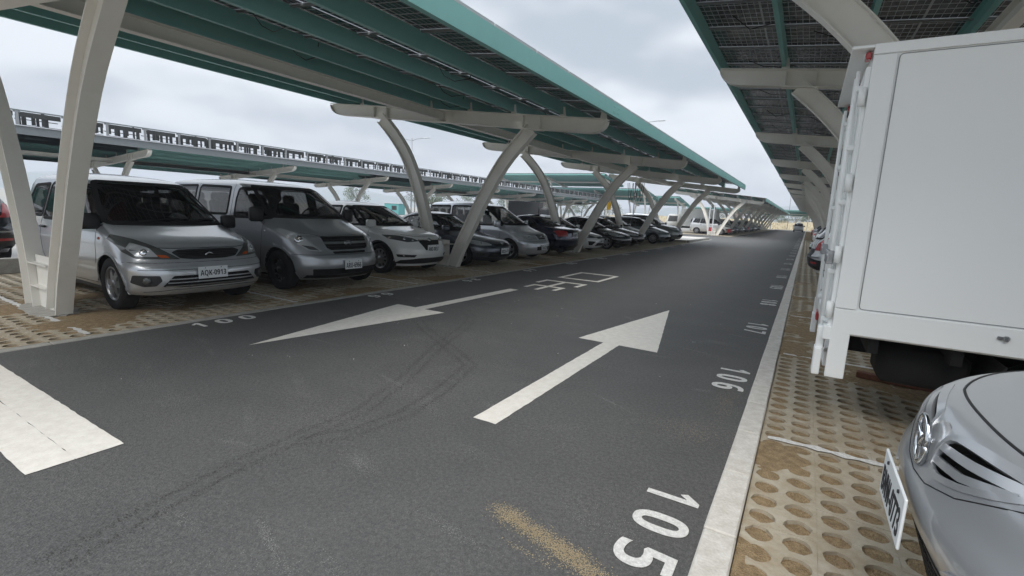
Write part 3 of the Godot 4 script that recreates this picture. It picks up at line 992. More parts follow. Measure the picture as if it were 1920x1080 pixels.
# ---------------------------------------------------------------- vehicles
# A car body is a stack of rings: at each height the nose, the tail, the half width and the corner lengths are given.
# Car axes: +x forward, y up, z to the car's left or right.
class Body:
	var y0: float
	var y1: float
	var n := 420
	var tf := PackedFloat32Array()
	var tr := PackedFloat32Array()
	var tw := PackedFloat32Array()
	var tcf := PackedFloat32Array()
	var tcr := PackedFloat32Array()
	var q := 2.7
	func lin(l: Array, y: float) -> float:
		if y <= l[0][0]: return l[0][1]
		for i in range(1, l.size()):
			if y <= l[i][0]:
				return lerpf(l[i - 1][1], l[i][1], (y - l[i - 1][0]) / (l[i][0] - l[i - 1][0]))
		return l[-1][1]
	func soft(l: Array, y: float) -> float:
		var top := (y1 - y) * 0.5
		var d := minf(0.022, maxf(top, 0.0))
		return (lin(l, y - d) + lin(l, y - d * 0.5) * 2.0 + lin(l, y) * 2.0 + lin(l, y + d * 0.5) * 2.0 + lin(l, y + d)) / 8.0
	func setup(s: Dictionary) -> void:
		y0 = s.f[0][0]
		y1 = s.f[-1][0]
		q = s.get("q", 2.7)
		for i in n + 1:
			var y := lerpf(y0, y1, float(i) / n)
			tf.append(soft(s.f, y)); tr.append(soft(s.r, y)); tw.append(soft(s.w, y))
			tcf.append(soft(s.cf, y)); tcr.append(soft(s.cr, y))
	func at(t: PackedFloat32Array, y: float) -> float:
		var k := clampf((y - y0) / (y1 - y0), 0.0, 1.0) * n
		var i := mini(int(k), n - 1)
		return lerpf(t[i], t[i + 1], k - i)
	func side_z(x: float, y: float) -> float:
		var w := at(tw, y)
		var d := at(tf, y) - x
		var cf := at(tcf, y)
		if d < cf:
			var t := clampf(1.0 - d / cf, 0.0, 1.0)
			return w * pow(1.0 - t * t, 1.0 / q)
		d = x - at(tr, y)
		var cr := at(tcr, y)
		if d < cr:
			var t := clampf(1.0 - d / cr, 0.0, 1.0)
			return w * pow(1.0 - t * t, 1.0 / q)
		return w
	func nose_x(z: float, y: float) -> float:
		var a := clampf(absf(z) / at(tw, y), 0.0, 1.0)
		return at(tf, y) - at(tcf, y) * (1.0 - sqrt(1.0 - pow(a, q)))
	func tail_x(z: float, y: float) -> float:
		var a := clampf(absf(z) / at(tw, y), 0.0, 1.0)
		return at(tr, y) + at(tcr, y) * (1.0 - sqrt(1.0 - pow(a, q)))
	func pos(face: String, u: float, y: float) -> Vector3:
		match face:
			"f": return Vector3(nose_x(u, y), y, u)
			"r": return Vector3(tail_x(u, y), y, u)
			"s": return Vector3(u, y, side_z(u, y))
		return Vector3(u, y, -side_z(u, y))
	func out(face: String, u: float, y: float, off: float) -> Vector3:
		var e := 0.012
		var c := pos(face, u, y)
		var a := pos(face, u + e, y) - pos(face, u - e, y)
		var b := pos(face, u, minf(y + e, y1)) - pos(face, u, maxf(y - e, y0))
		var nn := a.cross(b).normalized()
		var want := Vector3.RIGHT if face == "f" else (Vector3.LEFT if face == "r" else (Vector3.BACK if face == "s" else Vector3.FORWARD))
		if nn.dot(want) < 0.0: nn = -nn
		return c + nn * off

func resample(poly: Array, step: float) -> PackedVector2Array:
	var out := PackedVector2Array()
	for i in poly.size():
		var a := Vector2(poly[i][0], poly[i][1])
		var b := Vector2(poly[(i + 1) % poly.size()][0], poly[(i + 1) % poly.size()][1])
		var k := maxi(1, int(a.distance_to(b) / step))
		for e in k: out.append(a.lerp(b, float(e) / k))
	return out

func rounded(poly: Array, rad: float) -> Array:   # rounds the corners of an outline
	var out := []
	for i in poly.size():
		var p := Vector2(poly[i][0], poly[i][1])
		var a := Vector2(poly[i - 1][0], poly[i - 1][1])
		var b := Vector2(poly[(i + 1) % poly.size()][0], poly[(i + 1) % poly.size()][1])
		var ra := minf(rad, p.distance_to(a) * 0.4)
		var rb := minf(rad, p.distance_to(b) * 0.4)
		var s := p + (a - p).normalized() * ra
		var t := p + (b - p).normalized() * rb
		for k in 4:
			var f := k / 3.0
			var v := s.lerp(p, f).lerp(p.lerp(t, f), f)
			out.append([v.x, v.y])
	return out

# a piece that follows the body surface: an outline on one face, set proud (or back) by off
func patch(body: Body, face: String, poly: Array, off: float, skirt := 0.012) -> ArrayMesh:
	var edge := resample(poly, 0.035)
	if Geometry2D.is_polygon_clockwise(edge): edge.reverse()
	var pts := edge.duplicate()
	var lo := edge[0]
	var hi := edge[0]
	for p in edge:
		lo = lo.min(p); hi = hi.max(p)
	var g := 0.045
	var y := lo.y + g * 0.5
	while y < hi.y:
		var x := lo.x + g * 0.5
		while x < hi.x:
			var p := Vector2(x, y)
			if Geometry2D.is_point_in_polygon(p, edge):
				var clear := true
				for e in edge:
					if e.distance_squared_to(p) < 0.0004: clear = false; break
				if clear: pts.append(p)
			x += g
		y += g
	var ix := Geometry2D.triangulate_delaunay(pts)
	var v := []
	for p in pts: v.append(body.out(face, p.x, p.y, off))
	var flip := face == "r" or face == "s"
	var b := MB.new(0)
	var want := Vector3.RIGHT if face == "f" else (Vector3.LEFT if face == "r" else (Vector3.BACK if face == "s" else Vector3.FORWARD))
	for k in range(0, ix.size(), 3):
		var c := (pts[ix[k]] + pts[ix[k + 1]] + pts[ix[k + 2]]) / 3.0
		if not Geometry2D.is_point_in_polygon(c, edge): continue
		var p0: Vector3 = v[ix[k]]
		var p1: Vector3 = v[ix[k + 1]]
		var p2: Vector3 = v[ix[k + 2]]
		if (p1 - p0).cross(p2 - p0).dot(want) > 0.0: b.tri(p0, p1, p2)
		else: b.tri(p0, p2, p1)
	if skirt > 0.0:
		b.st.set_smooth_group(1)
		for i in edge.size():
			var j := (i + 1) % edge.size()
			var a0: Vector3 = v[i]
			var a1: Vector3 = v[j]
			var d0 := body.out(face, edge[i].x, edge[i].y, off - skirt)
			var d1 := body.out(face, edge[j].x, edge[j].y, off - skirt)
			if face == "f" or face == "n": b.quad(a0, a1, d1, d0)
			else: b.quad(a0, d0, d1, a1)
	return b.mesh()

func strip(body: Body, face: String, line: Array, width: float, off: float, closed := false) -> ArrayMesh:
	var pts := PackedVector2Array()
	if closed: pts = resample(line, 0.04)
	else:
		for i in line.size() - 1:
			var a := Vector2(line[i][0], line[i][1])
			var c := Vector2(line[i + 1][0], line[i + 1][1])
			var k := maxi(1, int(a.distance_to(c) / 0.04))
			for e in k: pts.append(a.lerp(c, float(e) / k))
		pts.append(Vector2(line[-1][0], line[-1][1]))
	var b := MB.new(0)
	var n := pts.size()
	var A := []
	var B := []
	var C := []
	var D := []
	for i in n:
		var t := ((pts[(i + 1) % n] - pts[(i + n - 1) % n]) if closed else (pts[mini(i + 1, n - 1)] - pts[maxi(i - 1, 0)])).normalized()
		var s := Vector2(-t.y, t.x) * width * 0.5
		A.append(body.out(face, pts[i].x + s.x, pts[i].y + s.y, off))
		B.append(body.out(face, pts[i].x - s.x, pts[i].y - s.y, off))
		C.append(body.out(face, pts[i].x + s.x, pts[i].y + s.y, off - 0.012))
		D.append(body.out(face, pts[i].x - s.x, pts[i].y - s.y, off - 0.012))
	for i in (n if closed else n - 1):
		var j := (i + 1) % n
		var flip := face == "r" or face == "s"
		b.st.set_smooth_group(0)
		if flip: b.quad(A[i], A[j], B[j], B[i])
		else: b.quad(B[i], B[j], A[j], A[i])
		b.st.set_smooth_group(1)
		if flip:
			b.quad(C[i], C[j], A[j], A[i]); b.quad(B[i], B[j], D[j], D[i])
		else:
			b.quad(A[i], A[j], C[j], C[i]); b.quad(D[i], D[j], B[j], B[i])
	return b.mesh()

func seam(body: Body, face: String, line: Array, r: float) -> ArrayMesh:   # a thin dark line lying half sunk in the surface
	var pts := []
	for i in line.size() - 1:
		var a := Vector2(line[i][0], line[i][1])
		var c := Vector2(line[i + 1][0], line[i + 1][1])
		var k := maxi(1, int(a.distance_to(c) / 0.04))
		for e in k:
			var q := a.lerp(c, float(e) / k)
			pts.append(body.out(face, q.x, q.y, -r * 0.3))
	pts.append(body.out(face, line[-1][0], line[-1][1], -r * 0.3))
	var b := MB.new(0)
	b.tube(pts, r, 5)
	return b.mesh()

func shell(body: Body, holes: Dictionary, wheels: Array, fine := 1.0) -> ArrayMesh:
	var NF := int(14 * fine)
	var NS := int(58 * fine)
	var NR := int(11 * fine)
	var ys := [body.y0]
	var y := body.y0
	while y < body.y1 - 0.0015:
		var e := 0.004
		var sx := absf(body.at(body.tf, y + e) - body.at(body.tf, y)) / e
		var sr := absf(body.at(body.tr, y + e) - body.at(body.tr, y)) / e
		var sw := absf(body.at(body.tw, y + e) - body.at(body.tw, y)) / e
		y += clampf(0.05 / fine / sqrt(1.0 + pow(maxf(sx, maxf(sr, sw)), 2.0)), 0.0035, 0.035)
		ys.append(minf(y, body.y1))
	var rings := []
	for yy in ys:
		var w := body.at(body.tw, yy)
		var f := body.at(body.tf, yy)
		var r := body.at(body.tr, yy)
		var cf := body.at(body.tcf, yy)
		var cr := body.at(body.tcr, yy)
		var ring := PackedVector3Array()
		for i in NF:
			var a := PI * 0.5 * i / NF
			ring.append(Vector3(f - cf * (1.0 - cos(a)), yy, w * pow(sin(a), 2.0 / body.q)))
		for i in NS: ring.append(Vector3(lerpf(f - cf, r + cr, float(i) / (NS - 1)), yy, w))
		for i in NR:
			var a := PI * 0.5 * (NR - 1 - i) / NR
			ring.append(Vector3(r + cr * (1.0 - cos(a)), yy, w * pow(sin(a), 2.0 / body.q)))
		for i in ring.size():
			for wh in wheels:   # wheel openings: points near the opening move onto it
				var d := Vector2(ring[i].x - wh.x, ring[i].y - wh.y)
				if ring[i].z > w * 0.6 and absf(d.length() - wh.z) < 0.034:
					d = d.normalized() * wh.z
					ring[i] = Vector3(wh.x + d.x, wh.y + d.y, ring[i].z)
		rings.append(ring)
	var b := MB.new(0)
	var n: int = rings[0].size()
	var polys := {}
	for k in holes:
		polys[k] = []
		for h in holes[k]: polys[k].append(resample(h, 5.0))
	for j in ys.size() - 1:
		var p: PackedVector3Array = rings[j]
		var q: PackedVector3Array = rings[j + 1]
		for i in n - 1:
			for half in 2:
				var t := [p[i], p[i + 1], q[i + 1]] if half == 0 else [p[i], q[i + 1], q[i]]
				var c: Vector3 = (t[0] + t[1] + t[2]) / 3.0
				var drop := false
				for wh in wheels:
					if c.z > 0.5 * body.at(body.tw, c.y) and Vector2(c.x - wh.x, c.y - wh.y).length() < wh.z - 0.004: drop = true
				if not drop and i >= NF - 5 and i <= NF + NS + 4:
					for h in polys.get("s", []):
						if Geometry2D.is_point_in_polygon(Vector2(c.x, c.y), h): drop = true
				if drop: continue
				for sg in [1.0, -1.0]:
					var gone := false
					if i <= NF:
						for h in polys.get("f", []):
							if Geometry2D.is_point_in_polygon(Vector2(c.z * sg, c.y), h): gone = true
					elif i >= NF + NS - 1:
						for h in polys.get("r", []):
							if Geometry2D.is_point_in_polygon(Vector2(c.z * sg, c.y), h): gone = true
					if gone: continue
					var a0: Vector3 = t[0]
					var a1: Vector3 = t[1]
					var a2: Vector3 = t[2]
					if sg > 0: b.tri(a0, a2, a1)
					else: b.tri(a0 * Vector3(1, 1, -1), a1 * Vector3(1, 1, -1), a2 * Vector3(1, 1, -1))
	var top: PackedVector3Array = rings[-1]
	for i in n - 1:
		var m := Vector3(1, 1, -1)
		b.quad(top[i] * m, top[i], top[i + 1], top[i + 1] * m)
	return b.mesh()

func add_wheel(parent: Node3D, c: Vector3, radius: float, width: float, style: String, turn := 0.0) -> void:
	var s := signf(c.z)
	var w := Node3D.new()
	w.name = "wheel"
	parent.add_child(w, true)
	w.transform = Transform3D(Basis(Vector3.UP, turn) * (Basis() if s > 0 else Basis(Vector3.UP, PI)), c)
	var rr := radius * (0.66 if style != "steel" else 0.6)
	var t := MB.new(0)
	var h := width * 0.5
	t.lathe(PackedVector2Array([Vector2(rr, -h * 0.8), Vector2(radius * 0.9, -h), Vector2(radius * 0.985, -h * 0.85), Vector2(radius, -h * 0.55), Vector2(radius, h * 0.55), Vector2(radius * 0.985, h * 0.85), Vector2(radius * 0.9, h), Vector2(rr + 0.02, h * 0.95), Vector2(rr, h * 0.8)]), Transform3D(), 36, true)
	put("tyre", t.mesh(), M.tyre, w)
	var m := MB.new(0)
	m.lathe(PackedVector2Array([Vector2(rr, h * 0.82), Vector2(rr - 0.018, h * 0.86), Vector2(rr - 0.024, h * 0.4), Vector2(rr - 0.03, -h * 0.7)]), Transform3D(), 36)
	if style == "steel":
		m.lathe(PackedVector2Array([Vector2(rr - 0.02, h * 0.3), Vector2(rr * 0.75, h * 0.45), Vector2(rr * 0.5, h * 0.75), Vector2(rr * 0.3, h * 0.7), Vector2(0.0, h * 0.7)]), Transform3D(), 30)
		put("rim", m.mesh(), M.steel_wheel, w)
		var ho := MB.new()
		for k in 12:
			var a := TAU * k / 12
			ho.lathe(PackedVector2Array([Vector2(0.0, 0.004), Vector2(rr * 0.085, 0.0)]), Transform3D(Basis(), Vector3(cos(a) * rr * 0.8, sin(a) * rr * 0.8, h * 0.46)), 8)
		put("vent_hole", ho.mesh(), M.alloy, w)
		var hub := MB.new(0)
		hub.lathe(PackedVector2Array([Vector2(rr * 0.3, h * 0.7), Vector2(rr * 0.26, h * 0.95), Vector2(0.0, h)]), Transform3D(), 16)
		put("hub_cap", hub.mesh(), M.plastic, w)
	else:
		var spokes := 6 if style == "six" else (5 if style == "five" else 10)
		m.st.set_smooth_group(-1)
		for k in spokes:
			var a := TAU * k / spokes
			var d := Vector3(cos(a), sin(a), 0)
			var u := Vector3(-sin(a), cos(a), 0)
			var wi := rr * (0.36 if spokes == 6 else (0.4 if spokes == 5 else 0.2))
			var p := [d * rr * 0.15 - u * wi * 0.62, d * rr * 0.95 - u * wi * 0.42, d * rr * 0.95 + u * wi * 0.42, d * rr * 0.15 + u * wi * 0.62]
			var zz := [h * 0.78, h * 0.6, h * 0.6, h * 0.78]
			var f := []
			var bk := []
			for e in 4:
				f.append(p[e] + Vector3(0, 0, zz[e])); bk.append(p[e] * 1.0 + Vector3(0, 0, zz[e] - 0.03))
			m.quad(f[0], f[1], f[2], f[3])
			for e in 4: m.quad(bk[e], bk[(e + 1) % 4], f[(e + 1) % 4], f[e])
		m.st.set_smooth_group(0)
		m.lathe(PackedVector2Array([Vector2(rr * 0.24, h * 0.74), Vector2(rr * 0.2, h * 0.86), Vector2(0.0, h * 0.88)]), Transform3D(), 14)
		put("rim", m.mesh(), M.alloy, w)
		var disc := MB.new()
		disc.lathe(PackedVector2Array([Vector2(rr * 0.97, -0.01), Vector2(0.0, -0.01)]), Transform3D(), 24)
		put("brake_disc", disc.mesh(), M.steel_wheel, w)

func number_plate(parent: Node3D, text: String, xf: Transform3D, w := 0.38, h := 0.16) -> void:
	var b := MB.new()
	b.bevel(Vector3.ZERO, Vector3(w, h, 0.008), 0.003)
	var o := put("number_plate", b.mesh(), M.plate, parent, xf)
	text_node(text, h * 0.56, w * 0.88, 0.002, M.black_ink, o, Transform3D(Basis(), Vector3(0, -h * 0.08, 0.0045)), "plate_lettering")
	for s in [-1, 1]:
		var m := MB.new(0)
		m.lathe(PackedVector2Array([Vector2(0.007, 0.0), Vector2(0.006, 0.005), Vector2(0.0, 0.006)]), Transform3D(Basis(), Vector3(s * w * 0.27, h * 0.38, 0.004)), 8)
		put("bolt", m.mesh(), M.steel_wheel, o)

func upright(body: Body, face: String, z: float, y: float, off: float) -> Transform3D:   # a frame standing on the nose or tail, its z axis outwards
	var c := body.pos(face, z, y)
	var s := 1.0 if face == "f" else -1.0
	c.x += s * off
	return Transform3D(Basis(Vector3(0, 0, -s), Vector3.UP, Vector3(s, 0, 0)), c)

func disc(parent: Node3D, called: String, body: Body, face: String, z: float, y: float, rad: float, off: float, m: Material, dome := 0.012) -> void:
	var b := MB.new(0)
	var e := body.out(face, z, y, 1.0) - body.out(face, z, y, 0.0)
	var c := body.out(face, z, y, off)
	var u := e.cross(Vector3.UP).normalized()
	b.lathe(PackedVector2Array([Vector2(rad, -0.01), Vector2(rad, 0.0), Vector2(rad * 0.75, dome * 0.7), Vector2(rad * 0.4, dome * 0.95), Vector2(0.0, dome)]), Transform3D(Basis(u, e.cross(u).normalized() * -1.0, e), c), 16)
	put(called, b.mesh(), m, parent)

# builds one car from its spec; returns the node, its origin on the ground under the middle of the car
func car(called: String, label: String, category: String, s: Dictionary, at: Transform3D, group: String) -> Node3D:
	var root := thing(called, label, category, at, group)
	var body := Body.new()
	body.setup(s)
	var R: float = s.wheel[2]
	var arch := [Vector3(s.wheel[0], R, R + 0.055), Vector3(s.wheel[1], R, R + 0.055)]
	var holes := {"s": s.windows, "f": [], "r": []}
	var wz := func(y: float, k: float) -> float: return body.at(body.tw, y) * k
	var ws: Array = s.screen   # [bottom, top, share of width]
	var screen := rounded([[-wz.call(ws[0], ws[2]), ws[0]], [wz.call(ws[0], ws[2]), ws[0]], [wz.call(ws[1], ws[2] - 0.03), ws[1]], [-wz.call(ws[1], ws[2] - 0.03), ws[1]]], 0.06)
	holes.f.append(screen)
	var rs: Array = s.back
	var back := rounded([[-wz.call(rs[0], rs[2]), rs[0]], [wz.call(rs[0], rs[2]), rs[0]], [wz.call(rs[1], rs[2] - 0.02), rs[1]], [-wz.call(rs[1], rs[2] - 0.02), rs[1]]], 0.06)
	holes.r.append(back)
	var wins := []
	for w in s.windows: wins.append(rounded(w, 0.05))
	holes.s = wins
	for h in s.get("openings", []): holes.f.append(h)
	var bm := put("body", shell(body, holes, arch, s.get("fine", 1.0)), s.paint, root)
	bm.set_meta("label", s.get("body_label", "painted car body"))
	var glass: Material = s.get("glass", M.glass)
	var o := put("windscreen", patch(body, "f", screen, 0.003, 0.0), glass, root)
	put("gasket", strip(body, "f", screen, 0.05, 0.006, true), M.rubber, o)
	o = put("rear_window", patch(body, "r", back, 0.003, 0.0), glass, root)
	put("gasket", strip(body, "r", back, 0.05, 0.006, true), M.rubber, o)
	for w in wins:
		for f in ["s", "n"]:
			o = put("side_window", patch(body, f, w, 0.003, 0.0), s.get("side_glass", glass), root)
			put("gasket", strip(body, f, w, 0.045, 0.006, true), M.rubber, o)
	# wipers lie along the foot of the windscreen
	for k in 2:
		var zz: float = [-0.12, 0.42][k]
		put("wiper", strip(body, "f", [[zz, ws[0] + 0.015], [zz - 0.55, ws[0] + 0.06]], 0.02, 0.02), M.trim, root)
	# underside, wheel wells and wheels
	var u := MB.new()
	var L: float = s.f[2][1]
	u.box(Vector3(0, 0.28, 0), Vector3(L * 2.0 - 1.2, 0.12, 1.1))
	u.box(Vector3((s.wheel[0] + s.wheel[1]) * 0.5, 0.3, 0), Vector3(s.wheel[0] - s.wheel[1] - 2.0 * R - 0.1, 0.16, body.at(body.tw, 0.3) * 2.0 - 0.06))
	u.box(Vector3(L - 0.62, 0.31, 0), Vector3(0.5, 0.1, body.at(body.tw, 0.3) * 1.1))
	u.box(Vector3(-L + 0.62, 0.33, 0), Vector3(0.5, 0.14, body.at(body.tw, 0.3) * 1.1))
	put("underbody", u.mesh(), M.under, root)
	for wx in [s.wheel[0], s.wheel[1]]:
		for sg in [-1, 1]:
			var well := MB.new(0)
			var rr := R + 0.06
			var zi: float = (body.at(body.tw, R) - 0.34)
			var zo := body.side_z(wx, R + 0.2) - 0.015
			for k in 14:
				var a := PI * k / 14 - 0.35 * (1.0 - k / 7.0) * 0.0
				var b := PI * (k + 1) / 14
				var p0 := Vector3(wx + cos(a) * rr, R + sin(a) * rr, zi * sg)
				var p1 := Vector3(wx + cos(b) * rr, R + sin(b) * rr, zi * sg)
				var p2 := Vector3(p1.x, p1.y, zo * sg)
				var p3 := Vector3(p0.x, p0.y, zo * sg)
				well.quad(p0, p1, p2, p3)
				well.tri(p0, Vector3(wx, R, zi * sg), p1)
			put("wheel_well", well.mesh(), M.under, root)
			var lip := []
			var f := "s" if sg > 0 else "n"
			for k in 25:
				var a := -0.42 + (PI + 0.84) * k / 24
				var yy: float = maxf(R + sin(a) * (R + 0.06), body.y0 + 0.01)
				lip.append([wx + cos(a) * (R + 0.06), yy])
			put("arch_lip", strip(body, f, lip, 0.034, 0.007), s.get("lip", s.paint), root)
			add_wheel(root, Vector3(wx, R, sg * (s.track - 0.0)), R, s.get("tyre", 0.2), s.get("rim", "five"), s.get("steer", 0.0) if wx == s.wheel[0] else 0.0)
	# cabin
	var dk := MB.new(0)
	var sy: float = ws[0]
	dk.bevel(Vector3(body.at(body.tf, sy) - 0.42, sy - 0.1, 0), Vector3(0.5, 0.2, wz.call(sy, 1.7)), 0.06)
	put("dashboard", dk.mesh(), M.plastic, root)
	var floor_y: float = 0.36
	var fb := MB.new()
	fb.box(Vector3((body.at(body.tf, sy) + body.at(body.tr, sy)) * 0.5, floor_y, 0), Vector3(body.at(body.tf, sy) - body.at(body.tr, sy) - 0.2, 0.04, wz.call(0.4, 1.8)))
	put("cabin_floor", fb.mesh(), M.under, root)
	var seats: Array = s.get("seats", [0.15, -0.85])
	for k in seats.size():
		for sg in ([-0.36, 0.36] if k == 0 else [-0.4, 0.0, 0.4]):
			var st := MB.new(0)
			var sx: float = seats[k]
			var wdt := 0.5 if k == 0 else 0.38
			var head: float = s.screen[1] - 0.12
			st.bevel(Vector3(sx, 0.58, sg), Vector3(0.5, 0.16, wdt), 0.04)
			st.bevel(Vector3(sx - 0.3, (0.6 + head) * 0.5 - 0.1, sg), Vector3(0.14, head - 0.72, wdt - 0.04), 0.05, Basis(Vector3.BACK, 0.16))
			st.bevel(Vector3(sx - 0.36, head - 0.1, sg), Vector3(0.1, 0.18, 0.26), 0.04, Basis(Vector3.BACK, 0.12))
			put("seat", st.mesh(), M.seat, root)
	var stw := MB.new(0)
	var ring := []
	for k in 17: ring.append(Vector3(body.at(body.tf, sy) - 0.72 + sin(TAU * k / 16) * 0.06, sy - 0.02 + sin(TAU * k / 16) * 0.17, -0.36 + cos(TAU * k / 16) * 0.18))
	stw.tube(ring, 0.014, 6)
	put("steering_wheel", stw.mesh(), M.plastic, root)
	# mirrors
	for sg in [-1, 1]:
		var m := MB.new(0)
		var mx: float = s.mirror[0]
		var my: float = s.mirror[1]
		var z := body.side_z(mx, my)
		m.bevel(Vector3(mx, my + 0.03, (z + 0.13) * sg), Vector3(0.12, 0.17 * s.get("mirror_size", 1.0), 0.23), 0.03, Basis(Vector3.UP, -0.2 * sg))
		m.box(Vector3(mx + 0.02, my - 0.04, (z + 0.0) * sg), Vector3(0.07, 0.05, 0.12))
		put("wing_mirror", m.mesh(), s.get("mirror_mat", s.paint), root)
	# pieces laid on the body
	for p in s.get("pieces", []):   # [name, face, material, outline, mirrored, offset]
		var list := [p[3]]
		if p[4]:
			var flipped := []
			for v in p[3]: flipped.append([-v[0], v[1]])
			flipped.reverse()
			if p[1] == "f" or p[1] == "r": list.append(flipped)
		for l in list: put(p[0], patch(body, p[1], rounded(l, 0.015), p[5]), p[2], root)
		if p[1] == "s": put(p[0], patch(body, "n", rounded(p[3], 0.015), p[5]), p[2], root)
	for p in s.get("strips", []):   # [name, face, material, line, width, offset, mirrored]
		var fs := [p[1]]
		if p[1] == "s": fs.append("n")
		if String(p[0]).ends_with("gap"):
			for f in fs: put(p[0], seam(body, f, p[3], p[4] * 0.45), p[2], root)
			continue
		for f in fs: put(p[0], strip(body, f, p[3], p[4], p[5]), p[2], root)
		if p.size() > 6 and p[6]:
			var l := []
			for v in p[3]: l.append([-v[0], v[1]])
			l.reverse()
			put(p[0], strip(body, p[1], l, p[4], p[5]), p[2], root)
	for p in s.get("discs", []):   # [name, face, z, y, radius, offset, material, mirrored]
		disc(root, p[0], body, p[1], p[2], p[3], p[4], p[5], p[6])
		if p[7]: disc(root, p[0], body, p[1], -p[2], p[3], p[4], p[5], p[6])
	for p in s.get("handles", []):
		for sg in [-1, 1]:
			var h := MB.new(0)
			h.bevel(Vector3(p[0], p[1], (body.side_z(p[0], p[1]) + 0.018) * sg), Vector3(0.2, 0.035, 0.035), 0.012)
			put("door_handle", h.mesh(), s.get("handle_mat", s.paint), root)
	for p in s.get("plates", []):   # [face, z, y, text]
		number_plate(root, p[3], upright(body, p[0], p[1], p[2], p[4] if p.size() > 4 else 0.018))
	return root

